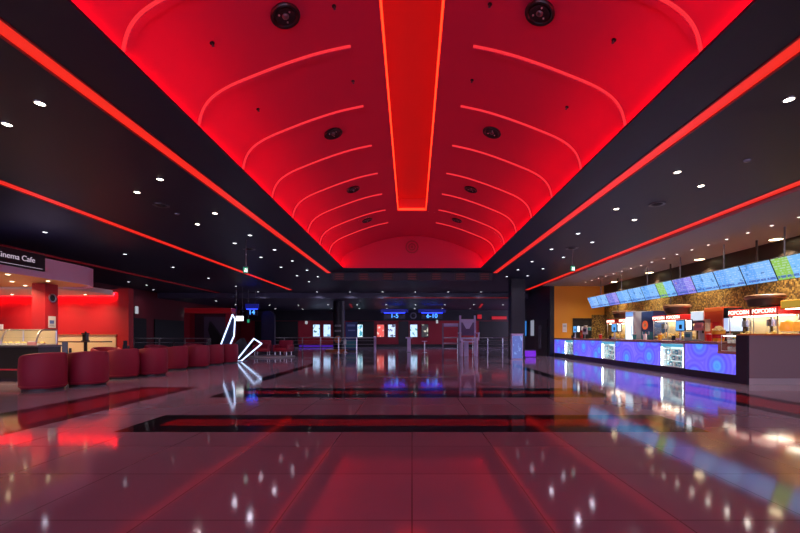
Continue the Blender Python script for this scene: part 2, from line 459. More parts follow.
# straight red strips
def strip(x0, x1, y0, y1, z, label, m=M['led_red'], th=.05):
    r = thing('ceiling_light_strip', label, 'light strip', ((x0 + x1) / 2, (y0 + y1) / 2, z), 0, 'long red ceiling strips')
    hw, hl = (x1 - x0) / 2, (y1 - y0) / 2
    g = min(.03, hw * .3)
    MB().box(-hw + g, hw - g, -hl, hl, -th, 0).build('diffuser', m, r)
    MB().box(-hw, -hw + g, -hl, hl, -th - .015, .0).box(hw - g, hw, -hl, hl, -th - .015, .0).each('side_channel', M['redwall'], r)
    return r
strip(-SI[1], -SI[0], YR + .1, 19.4, HC + .055, 'long red light strip nearest the vault on the left ceiling')
strip(*SI, YR + .1, 19.4, HC + .055, 'long red light strip nearest the vault on the right ceiling')
strip(*SO_L, YR + .1, 26.7, HC + .055, 'outer long red light strip on the left ceiling above the armchairs')
strip(*SO_R, YR + .1, 26.7, HC + .055, 'outer long red light strip on the right ceiling, alongside the snack counter')
strip(-13.75, -13.55, 9, 28.2, HC, 'faint dark red light strip farthest left, above the cafe canopy', M['led_red_dim'], .03)
r = thing('ceiling_light_strip', 'faint thin red light line crossing the ceiling at the rear', 'light strip', (0, YB - .03, ZR), 0, 'long red ceiling strips')
MB().box(-2, 7.5, -.03, .0, .0, .05).build('diffuser', M['led_red_dim'], r)
MB().box(-2, 7.5, -.04, .0, .05, .07).each('side_channel', M['black'], r)
struct('wall_ceiling_step', MB().box(XL, XR + .3, YB - .01, YB + .02, ZR, HC), mat('lightened_step_blue_grey', (.10, .10, .16), .5))  # colour lightened to make up for the missing light on this face

# ------------------------------------------------------------------ fittings on the vault
def vault_hit(px, py):
    dx, dz = (px - 412) / F, (335 - py) / F
    lo, hi = .5, 30.0
    for _ in range(60):
        m_ = (lo + hi) / 2
        if CZ + dz * m_ > cz + zx(dx * m_) or abs(dx * m_) > A_: hi = m_
        else: lo = m_
    p = Vector((dx * lo, lo, CZ + dz * lo))
    h = .02; sl = (zx(p.x + h) - zx(p.x - h)) / (2 * h)
    return p, Vector((sl, 0, -1)).normalized().to_track_quat('Z', 'Y').to_euler()
sp = None
for i, (a, b) in enumerate((((285, 15), (540, 12)), ((333, 133), (492, 132)), ((353, 189), (471, 189)), ((367, 220), (457, 220)))):
    for (px, py), nm in ((a, 'left'), (b, 'right')):
        p, e = vault_hit(px, py)
        lab = 'round black ceiling speaker, %s from the camera on the %s half of the vault' % (ORD[i + 1], nm)
        if sp is None:
            sp = thing('ceiling_speaker', lab, 'speaker', p, 0, 'round speakers in the vault', e)
            MB().lathe([(.125, .0), (.19, .0), (.195, .02), (.185, .035), (.15, .03), (.13, .005)], 32).build('ring', M['blackplastic'], sp, True)
            MB().lathe([(.0, .012), (.05, .012), (.13, .028), (.13, .0), (0, 0)], 32).build('cone', M['black'], sp, True)
            MB().sphere((0, 0, .02), .045, sz=.6).build('dust_cap', M['darksteel'], sp, True)
            MB().sphere((.09, 0, .025), .012).sphere((-.05, .07, .025), .012).sphere((-.05, -.07, .025), .012).each('screw', M['steel'], sp, True)
        else: dup(sp, p, rot=e, label=lab)
spr = None
for i, (a, b) in enumerate((((334, 6), (490, 4)), ((212, 43), (614, 40)), ((353, 81), (472, 80)), ((258, 109), (567, 107)))):
    for (px, py), nm in ((a, 'left'), (b, 'right')):
        p, e = vault_hit(px, py)
        lab = 'tiny dark sprinkler dot, %s from the camera on the %s half of the vault' % (ORD[i + 1], nm)
        if spr is None:
            spr = thing('ceiling_sprinkler', lab, 'sprinkler', p, 0, 'sprinkler heads in the vault', e)
            MB().lathe([(0, 0), (.03, 0), (.03, .006), (0.012, .01), (.0, .01)], 16).build('flange', M['blackplastic'], spr, True)
            MB().cyl((0, 0, .01), (0, 0, .04), .008, n=8).cyl((0, 0, .04), (0, 0, .043), .018, n=12).build('nozzle', M['darksteel'], spr)
        else: dup(spr, p, rot=e, label=lab)
r = thing('wall_speaker', 'dark round concentric speaker on the red end wall of the vault', 'speaker', (0, YV - .01, CZ + 88 * YV / F), rot=(PI / 2, 0, 0))
MB().lathe([(.24, 0), (.29, 0), (.29, .03), (.25, .04), (.24, .02)], 32).build('outer_ring', M['deepred'], r, True)
MB().lathe([(.11, 0), (.16, 0), (.16, .03), (.12, .035), (.11, .01)], 32).build('inner_ring', M['deepred'], r, True)
MB().lathe([(0, .015), (.06, .012), (.06, 0)], 24).build('centre_cap', M['deepred'], r, True)

# ceiling grilles behind the vault
struct('wall_bulkhead', MB().box(-3.86, 3.86, 19.2, 19.36, 3.86, HC), M['soffit'])
gr = None
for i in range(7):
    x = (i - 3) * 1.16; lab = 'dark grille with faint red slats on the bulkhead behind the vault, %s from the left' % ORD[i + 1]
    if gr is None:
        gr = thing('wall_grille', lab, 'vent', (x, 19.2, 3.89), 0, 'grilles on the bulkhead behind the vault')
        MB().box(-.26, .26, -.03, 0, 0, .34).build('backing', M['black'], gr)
        for z in (.04, .15, .26): MB().box(-.2, .2, -.05, -.03, z, z + .035).build('slat', M['slat_glow'], gr)
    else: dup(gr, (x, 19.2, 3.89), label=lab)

# ------------------------------------------------------------------ downlights
def beam(t, watts, col, size=150, z=-.03):
    l = bpy.data.lights.new('beam', 'SPOT'); l.energy = watts; l.color = col; l.spot_size = math.radians(size); l.spot_blend = 1.0; l.shadow_soft_size = .05
    o = bpy.data.objects.new('beam', l); COL.objects.link(o); o.parent = t; o.location = (0, 0, z)
def make_downlight(lens, r, name, lab, loc, group, watts=0, col=(1, 1, 1)):
    t = thing(name, lab, 'downlight', loc, 0, group)
    MB().lathe([(r, -.012), (r * 1.3, -.008), (r * 1.35, 0), (r, 0)], 20).build('trim_ring', M['darksteel'], t, True)
    MB().lathe([(0, -.02), (r * .6, -.018), (r, -.008), (r, 0)], 20).build('lens', lens, t, True)
    if watts: beam(t, watts, col, 105 if r > .1 else 150)
    return t
protos = {}
WATTS = {'near': (60, (1, .82, .86)), 'far': (55, (.85, .78, 1)), 'rearsmall': (110, (.70, .70, 1)), 'dot': (85, (1, .9, .8)), 'warm': (1100, (1, .83, .60))}
def downlights(key, lens, r, pts, labf, group, name='downlight'):
    for i, p in enumerate(pts):
        lab = labf(i)
        if key not in protos: protos[key] = make_downlight(lens, r, name, lab, p, group, *WATTS.get(key, ()))
        else:
            d = dup(protos[key], p, label=lab); d['group'] = group
def ceil(px, py, z=HC): return Vector(((px - 412) * (z - CZ) / (335 - py), F * (z - CZ) / (335 - py), z))
def srt(l): return sorted(l, key=lambda p: (p.y, p.x))
L1 = srt([ceil(*p) for p in ((40, 103), (7, 124), (137, 192), (160, 179), (215, 213), (197.5, 224), (250, 235), (234.7, 243), (261, 257), (274.5, 249.6), (281, 267), (292.3, 260.7), (297, 275.5), (307, 270), (309, 281.5), (317.8, 276.5))])
near = lambda l: [p for p in l if p.y < 11.0]
far = lambda l: [p for p in l if p.y >= 11.0]
def lab1(off): return lambda i: 'recessed downlight in the dark ceiling between the two left red strips, %s from the camera' % ORD[i + 1 + off]
downlights('near', M['lamp'], .055, near(L1), lab1(0), 'downlights between the left red strips')
downlights('far', M['lamp_far'], .06, far(L1), lab1(len(near(L1))), 'downlights between the left red strips')
R1 = srt([ceil(*p) for p in ((789, 99), (677.4, 171.8), (701, 185.5), (616.4, 208.6), (634.3, 219.6), (578, 233.3), (592.3, 242), (551.5, 249), (563.4, 257), (532, 261.4), (543, 268.5), (527.6, 275.6), (518, 269.6), (506.8, 276.4))])
def lab2(off): return lambda i: 'recessed downlight in the dark ceiling between the two right red strips, %s from the camera' % ORD[i + 1 + off]
downlights('near', M['lamp'], .055, near(R1), lab2(0), 'downlights between the right red strips')
downlights('far', M['lamp_far'], .055, far(R1), lab2(len(near(R1))), 'downlights between the right red strips')
L2 = srt([ceil(*p) for p in ((45, 232), (125, 254), (173, 267), (208.5, 278), (236, 286), (258, 291.7), (273.7, 296.6))])
L2 = [p for p in L2 if p.y < YB]
downlights('far', M['lamp_far'], .055, L2, lambda i: 'recessed downlight left of the outer left red strip, %s from the camera' % ORD[i + 1], 'downlights left of the outer left strip')
L3 = srt([ceil(*p) for p in ((128.5, 281.7), (146.7, 285), (153.5, 289.6))])
downlights('far', M['lamp_far'], .055, L3, lambda i: 'small downlight above the dark left corner doors, %s from the camera' % ORD[i + 1], 'downlights in the far left corner')
L4 = [p for p in srt([ceil(px, py, ZR) for px, py in ((188.6, 295.6), (216, 300.8), (155, 299.8), (171.6, 302), (197, 305.6), (138, 297), (180, 305.6), (235.8, 304.4), (269.4, 305), (275.4, 308.7), (298.5, 305), (302.8, 309))]) if YB + .1 < p.y < YE and p.x > XL]
downlights('rearsmall', M['lamp_far'], .085, L4, lambda i: 'small downlight in the low rear ceiling on the left, %s from the camera' % ORD[i + 1], 'downlights in the low rear ceiling at left')
for j, (row, y, z, x0, dxx, n_) in enumerate((('first', 27.8, HC, -6.6, 2.28, 6), ('second', 34.3, ZR, -7.2, 2.5, 8), ('third', 39.2, ZR, -7.9, 2.72, 6))):
    pts = [Vector((x0 + dxx * i, y, z)) for i in range(n_)]
    downlights('far' if j == 0 else 'rearsmall', M['lamp_far'], .055, pts, (lambda row: lambda i: 'small downlight, %s from the left in the %s row across the rear ceiling' % (ORD[i + 1], row))(row), '%s row of rear ceiling downlights' % row)
Dd = [Vector((9.57, 9.12 + .76 * i, 4.17)) for i in range(18)]
downlights('dot', M['lamp_dot'], .045, Dd, lambda i: 'tiny downlight in the grey ceiling row over the snack counter, %s from the camera' % ORD[i + 1], 'row of tiny downlights over the counter')
Wd = [Vector((11.1, y, 4.17)) for y in (12.2, 15.45, 18.7, 21.95)]
downlights('warm', M['lamp_warm'], .17, Wd, lambda i: 'large warm round downlight at the edge of the grey ceiling, %s from the camera' % ORD[i + 1], 'large warm downlights over the snack counter')

# small ceiling devices
for (px, py, R, lab) in ((161, 205, .17, 'oval dark ceiling speaker between the left red strips, beside the two bright downlights'),
                         (249, 249, .2, 'small dark ceiling speaker farther back between the left red strips'),
                         (657, 204, .17, 'dark round ceiling speaker between the right red strips, beside the bright downlights'),
                         (572, 248, .2, 'small dark ceiling speaker farther back between the right red strips')):
    p = ceil(px, py); r = thing('ceiling_speaker', lab, 'speaker', p)
    MB().lathe([(R * .7, -.01), (R, -.02), (R * 1.05, 0), (R * .7, 0)], 28).build('ring', M['darksteel'], r, True)
    MB().lathe([(0, -.05), (R * .35, -.045), (R * .7, -.01), (R * .7, 0)], 28).build('grille', M['black'], r, True)
for (px, py, lab) in ((747, 160, 'small pale smoke detector between the right red strips'), (177, 213.5, 'small pale smoke detector between the left red strips')):
    p = ceil(px, py); r = thing('smoke_detector', lab, 'smoke detector', p)
    MB().lathe([(0, -.03), (.045, -.03), (.055, -.015), (.055, 0)], 20).build('housing', M['lens_off'], r, True)
    MB().lathe([(0, -.04), (.02, -.04), (.025, -.03), (0, -.03)], 12).build('sensor', M['darksteel'], r, True)
for (px, py, d, lab) in ((246, 270, 12.6, 'small green exit sign hanging from the left dark ceiling'), (572.5, 268.5, 14.0, 'small green exit sign hanging from the right dark ceiling')):
    p = at(px, py, d); r = thing('hanging_exit_sign', lab, 'exit sign', p)
    MB().cyl((0, 0, .1), (0, 0, HC - p.z), .012, n=8).each('hanging_rod', M['darksteel'], r)
    MB().box(-.085, .085, -.03, .03, -.11, .1, .01).build('housing', M['blackplastic'], r)
    MB().box(-.07, .07, -.036, -.03, -.09, .08).build('sign_face', M['green_glow'], r)
    MB().box(-.03, .03, -.04, -.036, -.06, .0).sphere((-.005, -.038, .03), .02, sy=.1, n=10).box(.04, .055, -.04, -.036, -.08, .05).build('running_figure', M['white_glow'], r)

# ------------------------------------------------------------------ left: cafe
struct('wall_cafe', MB().box(XL, -10.95, 14.9, 15.1, 0, 2.95), M['redwall'])
r = thing('red_pillar', 'red square pillar at the right end of the red cafe wall', 'pillar', (-10.70, 14.95, 0))
MB().box(-.2, .2, -.13, .13, 0, 2.98).build('shaft', M['redwall'], r)
MB().box(-.22, .22, -.15, .15, 0, .12).build('plinth', M['kick'], r)
r = thing('wall_panel', 'pale yellow low panel along the foot of the red cafe wall', 'wall panel', (-14.3, 14.88, 0))
MB().box(-3.6, 3.3, -.03, .02, .05, 1.24).build('board', M['cream'], r)
MB().box(-3.6, 3.34, -.06, .02, 1.24, 1.28).build('cap_rail', M['wood'], r)
# canopy
edge = [(-9.5, 5.0), (-9.5, 11.3), (-9.53, 11.75), (-9.64, 12.1), (-9.9, 12.4), (-10.3, 12.65), (-10.8, 12.78), (-11.6, 12.8)]
r = thing('cafe_canopy', 'white curved canopy with warm lit underside over the cafe', 'canopy', (0, 0, 0))
MB().prism([(XL, 5.0)] + edge + [(XL, 12.8)], 2.80, 3.24).build('fascia_slab', M['fascia'], r, True)
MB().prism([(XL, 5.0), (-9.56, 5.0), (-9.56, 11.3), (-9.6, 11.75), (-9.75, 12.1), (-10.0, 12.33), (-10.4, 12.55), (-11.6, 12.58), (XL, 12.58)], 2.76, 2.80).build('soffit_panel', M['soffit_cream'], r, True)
def inset(pts, d):
    out = []
    for i, (x, y) in enumerate(pts):
        a = Vector(pts[max(i - 1, 0)]); b = Vector(pts[min(i + 1, len(pts) - 1)]); t_ = (b - a).normalized()
        out.append((x - t_.y * d, y + t_.x * d))
    return out
MB().prism(edge + inset(edge, .04)[::-1], 2.72, 2.80).build('fascia_lip', M['fascia'], r, True)
e1, e2 = inset(edge, .09)[:3], inset(edge, .11)[:3]
MB().prism([(XL, 12.6), (-11.3, 12.6), (-10.95, 12.9), (-10.75, 13.5), (-10.78, 14.4), (-11.0, 14.72), (XL, 14.72)], 2.70, 2.86).build('rear_slab', M['canopy'], r, True)
MB().box(-17.8, -11.05, 14.80, 14.86, 2.74, 2.80).build('wall_washer', M['led_red_wall'], r)
MB().box(-17.8, -11.0, 14.72, 14.76, 2.68, 2.84).box(-17.8, -11.0, 14.76, 14.9, 2.82, 2.84).build('washer_trough', M['canopy'], r)
cl = None
for x, y, lab in ((-10.0, 9.9, 'warm round spotlight under the canopy just behind the lit sign board'), (-10.1, 11.1, 'warm round spotlight under the canopy in front of the square red pillar'),
                  (-11.2, 11.2, 'warm round spotlight under the canopy left of the square red pillar'), (-11.7, 12.1, 'warm round spotlight at the back of the canopy underside, left of the pillar'),
                  (-11.8, 9.3, 'added warm spotlight under the canopy beyond the left picture edge, nearer one'), (-13.2, 11.0, 'added warm spotlight under the canopy beyond the left picture edge, farther one')):  # last two are unseen, added to light the cafe counter
    if cl is None:
        cl = thing('canopy_downlight', lab, 'downlight', (x, y, 2.758), 0, 'spotlights under the cafe canopy')
        MB().lathe([(.05, -.012), (.07, -.008), (.075, 0), (.05, 0)], 20).build('trim_ring', M['white'], cl, True)
        MB().lathe([(0, -.02), (.03, -.018), (.05, -.008), (.05, 0)], 16).build('lens', M['lamp_warm'], cl, True); beam(cl, 170, (1, .72, .42))
    else: dup(cl, (x, y, 2.758), label=lab)
for i, x in enumerate((-11.6, -12.9, -14.2)):
    dup(cl, (x, 14.2, 2.698), label='warm round spotlight close to the red cafe wall, %s from the right' % ORD[i + 1])
r = thing('cafe_sign', 'black sign board on the canopy fascia reading Cinema Cafe', 'sign', (-9.47, 9.5, 3.08))
MB().box(-.03, .03, -1.0, .80, -.20, .22, .01).build('board', M['blackplastic'], r)
text('lettering', 'Cinema Cafe', .185, M['letters'], r, (.034, .03, .03), (PI / 2, 0, PI / 2), .004)
MB().box(.03, .034, -.9, .72, -.155, -.145).build('underline', M['letters'], r)
# square red pillar with speaker and notices
r = thing('red_pillar', 'square red pillar under the cafe canopy, behind the glass display case', 'pillar', (-10.74, 11.71, 0))
MB().box(-.19, .19, -.21, .21, 0, 2.74).build('shaft', M['redwall'], r)
MB().box(-.21, .21, -.23, .23, 0, .12).build('plinth', M['kick'], r)
r = thing('wall_speaker', 'round black speaker high on the red cafe pillar', 'speaker', (-10.55, 11.72, CZ + 37 * 11.7 / F), rot=(0, PI / 2, 0))
MB().lathe([(.09, 0), (.125, 0), (.125, .03), (.1, .035), (.09, .01)], 24).build('ring', M['steel'], r, True)
MB().lathe([(0, .03), (.04, .025), (.09, .015), (.09, 0)], 24).build('cone', M['black'], r, True)
for nm, z0, z1, lab in (('wall_notice', 1.46, 1.80, 'upper white paper notice on the red cafe pillar'), ('wall_notice', .96, 1.28, 'lower white paper notice on the red cafe pillar')):
    r = thing(nm, lab, 'notice', (-10.55, 11.72, z0))
    MB().box(0, .008, -.12, .12, 0, z1 - z0).build('sheet', M['paper'], r)
    MB().box(.008, .010, -.08, .06, .12, .22).build('picture', mat('notice_blue', (.12, .2, .55), .5), r)
    MB().box(.008, .010, -.09, .09, .05, .06).box(.008, .010, -.09, .05, .08, .09).build('print_lines', M['navy'], r)
# cafe counter and glass case
r = thing('cafe_counter', 'black cafe counter under the curved glass display case', 'counter', (-11.4, 11.1, 0))
MB().box(-4.0, 1.35, -.35, .35, .08, .92).build('body', M['blackplastic'], r)
MB().box(-4.0, 1.38, -.38, .38, .92, .97, .008).build('worktop', M['darksteel'], r)
MB().box(-4.0, 1.32, -.30, .30, 0, .08).build('kickplate', M['kick'], r)
MB().box(-1.6, .9, -.356, -.35, .3, .34).build('trim_line', M['deepred'], r)
r = thing('display_case', 'curved glass pastry display case on the cafe counter', 'display case', (-10.85, 11.1, .975))
for sx in (-1.0, -.22, .72):
    arc = [(sx, -.32 + .0 * q, .025) for q in (0,)] + [(sx, -.32 + .22 * (1 - math.cos(q * PI / 2 / 6)), .42 * math.sin(q * PI / 2 / 6)) for q in range(1, 7)] + [(sx, .3, .42), (sx, .3, .025)]
    MB().tube(arc, .022, 8).build('bracket', M['steel'], r, True)
MB().tube([(-1.0, -.1, .42), (.72, -.1, .42)], .016).tube([(-1.0, .3, .42), (.72, .3, .42)], .016).build('top_rail', M['steel'], r, True)
MB().grid([[(x, -.32 + .22 * (1 - math.cos(q * PI / 2 / 8)), .42 * math.sin(q * PI / 2 / 8)) for q in range(9)] for x in (-.99, .71)]).build('curved_glass', M['glass'], r, True)
MB().box(-.99, .71, -.1, .3, .418, .424).build('glass_top', M['glass'], r)
MB().box(-.99, .71, -.15, .28, .2, .21).build('glass_shelf', M['glass'], r)
MB().box(-.99, .71, .29, .31, .02, .40).build('back_panel', M['cream'], r)
MB().box(-.98, .70, -.3, .28, 0, .02).build('base_tray', M['white'], r)
for i in range(9):
    x = -.85 + i * .18
    o = thing('pastry', 'small golden pastry in the glass case, %s from the left' % ORD[i + 1], 'pastry', (-10.85 + x, 11.12, 1.0), 0, 'pastries in the cafe display case')
    MB().sphere((0, 0, .035), .06, sz=.55, n=12).build('bun', M['popcorn'], o, True)
    MB().lathe([(.0, 0), (.06, 0), (.068, .022), (.0, .01)], 12).build('paper_cup', M['paper'], o, True)
r = thing('price_card', 'small white price card tilted on top of the glass display case', 'card', (-11.55, 11.17, 1.401), .2)
MB().box(-.11, .11, -.01, .01, .0, .15).build('card', M['paper'], r); MB().sphere((0, -.012, .08), .045, sy=.1, n=12).build('picture', M['teal'], r)
r = thing('price_card', 'white card at the left picture edge beside the display case', 'card', (-12.02, 10.9, .97), -.2)
MB().box(-.13, .13, -.01, .01, 0, .42).build('card', M['paper'], r); MB().box(-.10, .1, -.014, -.01, .08, .2).build('picture', M['redpanel'], r)
r = thing('napkin_box', 'pale pink napkin box in front of the display case glass', 'box', (-10.2, 10.715, .972), 0)
MB().box(-.12, .12, .006, .038, 0, .09, .01).build('box', mat('pink_card', (.7, .3, .3), .5), r); MB().box(-.09, .09, .01, .03, .085, .11).build('napkins', M['paper'], r)

# tub armchairs
def section(th):
    """outer radius, inner radius and rim height of the armchair shell at angle th from the back"""
    a = abs(th) / math.radians(132)
    return .42, .305, .86 - .10 * a * a
def make_tub(lab, loc, rz):
    t = thing('tub_armchair', lab, 'armchair', loc, rz, 'red tub armchairs of the cafe')
    mb = MB(); rows = []
    K = 40
    for i in range(K + 1):
        th = math.radians(-132) + math.radians(264) * i / K
        ro, ri, zt = section(th)
        e = min(1, min(i, K - i) / 2.0); sq = .06 * (1 - math.sqrt(1 - (1 - e) ** 2))
        pr = [(ro - .03 + -sq, .05), (ro - sq, .10), (ro + .01 - sq, zt * .55), (ro - .005 - sq, zt - .06), (ro - .025 - sq, zt - .015), ((ro + ri) / 2, zt), (ri + .025 + sq, zt - .015), (ri + .005 + sq, zt - .06), (ri + sq, .40), (ri + sq, .05)]
        rows.append([(math.sin(th) * rr, -math.cos(th) * rr, z) for rr, z in pr])
    mb.grid(rows, closed=True); V = mb.V; mb.bm.faces.new(V[0]); mb.bm.faces.new(V[-1])
    mb.build('shell', M['leather'], t, True)
    mb = MB(); rows = []
    for zr, z in ((.295, .30), (.30, .40), (.295, .45), (.25, .475), (.0, .48)):
        rows.append([(math.cos(2 * PI * i / 36) * max(zr, .002), .04 + math.sin(2 * PI * i / 36) * max(zr, .002) * 1.08, z) for i in range(36)])
    mb.grid(rows, closed=True); mb.build('seat_cushion', M['leatherseat'], t, True)
    MB().prism([(math.cos(2 * PI * i / 36) * .285, .04 + math.sin(2 * PI * i / 36) * .32) for i in range(36)], .06, .31).build('seat_base', M['leather'], t, True)
    mb = MB()
    mb.tube([(math.sin(math.radians(a)) * .426, -math.cos(math.radians(a)) * .426, .105) for a in range(-126, 127, 9)], .008, 6); mb.build('piping', M['deepred'], t, True)
    MB().lathe([(0, 0), (.37, 0), (.37, .055), (0, .055)], 28).build('plinth', M['black'], t, True)
    return t
tubs = [  # px centre, depth, rotation, label
    (43.5, 9.2, .9, 'red tub armchair in front of the glass display case, back to the hall'),
    (88, 10.0, .55, 'red tub armchair just right of the one before the display case'),
    (122, 11.7, .9, 'red tub armchair in front of the pale yellow panel end, third from the left'),
    (152, 12.5, .5, 'red tub armchair right of the third, before the red end pillar'),
    (175, 14.55, .9, 'fifth red tub armchair from the left, in front of the dark doors'),
    (197.5, 15.5, .5, 'sixth red tub armchair from the left, beside the red portal foot'),
    (213, 17.0, .8, 'seventh red tub armchair from the left, partly behind the sixth'),
    (228, 18.0, .5, 'last red tub armchair of the row, touching the white neon shards'),
]
tub = None
for px, d, rz, lab in tubs:
    p = Vector(((px - 412) * d / F, d, 0))
    if tub is None: tub = make_tub(lab, p, rz + .4)
    else: dup(tub, p, rz + .4, lab)
for x, y, rz, lab in ((-10.0, 13.1, -2.1, 'red tub armchair behind the second cafe table, only its rim showing'),
                      (-10.15, 15.9, -2.0, 'red tub armchair behind the third cafe table, only its rim showing'), (-9.95, 18.2, -2.3, 'red tub armchair behind the fourth cafe table, mostly hidden')):
    dup(tub, (x, y, 0), rz, lab)
# cafe tables with menu holders
tb = None; mh = None
for i, (x, y) in enumerate(((-8.93, 10.35), (-9.1, 12.75), (-9.2, 15.45), (-9.15, 17.95))):
    lab = 'round dark cafe table between red armchairs, %s from the camera' % ORD[i + 1]
    if tb is None:
        tb = thing('cafe_table', lab, 'table', (x, y, 0), 0, 'round cafe tables')
        MB().lathe([(0, .70), (.33, .70), (.34, .715), (.33, .73), (0, .73)], 32).build('tabletop', M['blackplastic'], tb, True)
        MB().cyl((0, 0, .03), (0, 0, .70), .035).build('column', M['darksteel'], tb, True)
        MB().lathe([(0, 0), (.22, 0), (.22, .015), (.05, .035), (0, .035)], 28).build('foot', M['darksteel'], tb, True)
    else: dup(tb, (x, y, 0), label=lab)
    lab = 'black menu and condiment holder on the %s cafe table from the camera' % ORD[i + 1]
    if mh is None:
        mh = thing('menu_holder', lab, 'menu holder', (x, y, .73), .3, 'menu holders on the cafe tables')
        MB().box(-.14, .14, -.08, .08, 0, .05, .01).build('tray', M['blackplastic'], mh)
        MB().box(-.10, .02, -.012, .012, .05, .34).build('menu_card', M['blackplastic'], mh)
        MB().cyl((.07, .0, .05), (.07, 0, .18), .032, .028).build('shaker', M['blackplastic'], mh, True)
        MB().cyl((-.06, .05, .05), (-.06, .05, .22), .03, .022).build('bottle', M['black'], mh, True)
    else: dup(mh, (x, y, .73), .3 + i, lab)
# bistro stools near the panel
r = thing('high_table', 'tall black bistro table by the pale yellow panel', 'table', (-11.1, 13.6, 0))
MB().box(-.75, .75, -.22, .22, 1.0, 1.04, .01).build('tabletop', M['blackplastic'], r)
MB().cyl((0, 0, .03), (0, 0, 1.0), .05).build('column', M['black'], r, True)
MB().lathe([(0, 0), (.28, 0), (.28, .02), (.06, .04), (0, .04)], 24).build('foot', M['black'], r, True)
r = thing('table_lantern', 'black lantern standing on the tall bistro table', 'lantern', (-11.1, 13.6, 1.04))
MB().box(-.08, .08, -.08, .08, 0, .03).box(-.08, .08, -.08, .08, .24, .28).cyl((0, 0, .28), (0, 0, .33), .03).build('frame', M['black'], r)
MB().box(-.06, .06, -.06, .06, .03, .24).build('glass_body', M['blackplastic'], r)

# ------------------------------------------------------------------ left rear: doors, sconces, railing, portal
for i, (y0, y1) in enumerate(((24.6, 27.0), (27.9, 31.6), (32.3, 34.6))):
    struct('door_%d' % (i + 1), MB().box(XL, XL + .08, y0, y1, 0, 2.35), M['black'])
for i, (px, py, y) in enumerate(((139, 310, 26.0), (182.5, 313.5, 31.8))):
    r = thing('wall_sconce', 'white wall lamp above the dark doors on the far left, %s' % ('left one' if i == 0 else 'right one'), 'wall lamp', (XL, y, CZ + (335 - py) * y / F), 0, 'lamps above the dark doors')
    MB().box(0, .06, -.08, .08, -.2, .2, .01).build('backplate', M['steel'], r)
    MB().box(.06, .16, -.1, .1, -.24, .24, .02).build('shade', emi('sconce_glass', (.8, .85, .95), .5), r)
def railing(name, label, x0, x1, y, h, step, rails, group=None, skip=()):
    r = thing(name, label, 'railing', (x0, y, 0), 0, group)
    L = x1 - x0; n = max(1, round(L / step))
    for i in range(n + 1):
        x = L * i / n
        MB().box(x - .03, x + .03, -.03, .03, .0, h).box(x - .07, x + .07, -.07, .07, 0, .015).build('post', M['steel'], r)
    MB().cyl((0, 0, h), (L, 0, h), .028, n=10).build('handrail', M['steel'], r, True)
    for z in rails: MB().cyl((0, 0, z), (L, 0, z), .014, n=8).build('rail', M['steel'], r, True)
    return r
railing('metal_railing', 'steel railing behind the red armchairs on the left', -14.6, -10.6, 21.0, 1.07, 1.3, (.85, .5, .2))
railing('metal_railing', 'long steel railing across the hall in front of the poster wall', -10.2, -2.6, 28.0, 1.06, 1.27, (.85, .6, .35))
railing('metal_railing', 'short steel railing behind the tall lilac frame chair', 3.2, 7.4, 28.0, 1.06, 1.05, (.85, .6, .35))
# red portal photo backdrop
r = thing('photo_portal', 'large dark photo backdrop in a red portal frame, left of the neon shards', 'backdrop', (-12.1, 24.0, 0))
MB().box(-1.4, -1.05, -.3, .3, 0, 2.55).box(1.05, 1.4, -.3, .3, 0, 2.55).each('side_post', M['deepred'], r)
MB().box(-1.4, 1.4, -.3, .3, 2.55, 2.85, .04).build('lintel', emi('red_lit_lintel', (.9, .015, .02), .06, (.2, .008, .02)), r)
MB().box(-1.05, 1.05, .2, .26, 0, 2.55).build('back_panel', mat('plum_panel', (.05, .02, .035), .6), r)
MB().box(-.45, .95, .14, .2, .55, 2.35).build('picture_panel', mat('slate_violet_panel', (.10, .075, .13), .6), r)
MB().prism([(-.12, .4), (.35, .35), (.62, .75), (.60, 1.25), (.30, 1.65), (.0, 2.05), (-.08, 1.55), (.05, 1.1)], -.12, .12).xf(Matrix.Rotation(PI / 2, 4, 'X')).build('dark_figure', M['black'], r)
# neon shards
r = thing('neon_sculpture', 'sculpture of white neon outlined shards standing on the shiny floor', 'neon sculpture', (-8.35, 19.0, 0))
def np_(px, py, dy=0): return Vector(((px - 412) * 19.0 / F + 8.35, dy, CZ + (335 - py) * 19.0 / F))
zt = .035
A1 = [np_(212, 361.3, .25), np_(233.4, 314.8, -.1), np_(235.5, 319, -.05), np_(234, 336, .0), np_(219.8, 361.3, .3)]
B1 = [np_(235.5, 361, -.15), np_(239.2, 358, -.1), np_(253, 338.7, .1), np_(262, 343.6, -.05), np_(242.6, 361, -.2)]
for pts, lab in ((A1, 'tall'), (B1, 'leaning')):
    MB().tube(pts, .03, 8, closed=True).build('neon_tube', M['neon'], r, True)
MB().prism([(-1.2, .55), (.35, .45), (.45, -.3), (-.1, -.45), (-1.2, -.2)], 0, .03).build('base_plate', M['darksteel'], r)
mb = MB()
for pts in (A1,):
    vs = [mb.bm.verts.new(p + Vector((0, .05, 0))) for p in pts] + [mb.bm.verts.new(p + Vector((0, .09, 0))) for p in pts]
    n = len(pts); mb.bm.faces.new(vs[:n]); mb.bm.faces.new(vs[n:][::-1])
    for i in range(n): mb.bm.faces.new((vs[i], vs[(i + 1) % n], vs[n + (i + 1) % n], vs[n + i]))
mb.build('shard_panel', M['navy'], r)
MB().prism([(-.5, .35), (-.15, .9), (.1, 1.1), (.25, .8), (.2, .3), (0, .03), (-.45, .03)], -.25, .15).xf(Matrix.Translation((.0, .45, 0)) @ Matrix.Rotation(PI / 2, 4, 'X')).build('dark_rock', M['darkwall'], r)
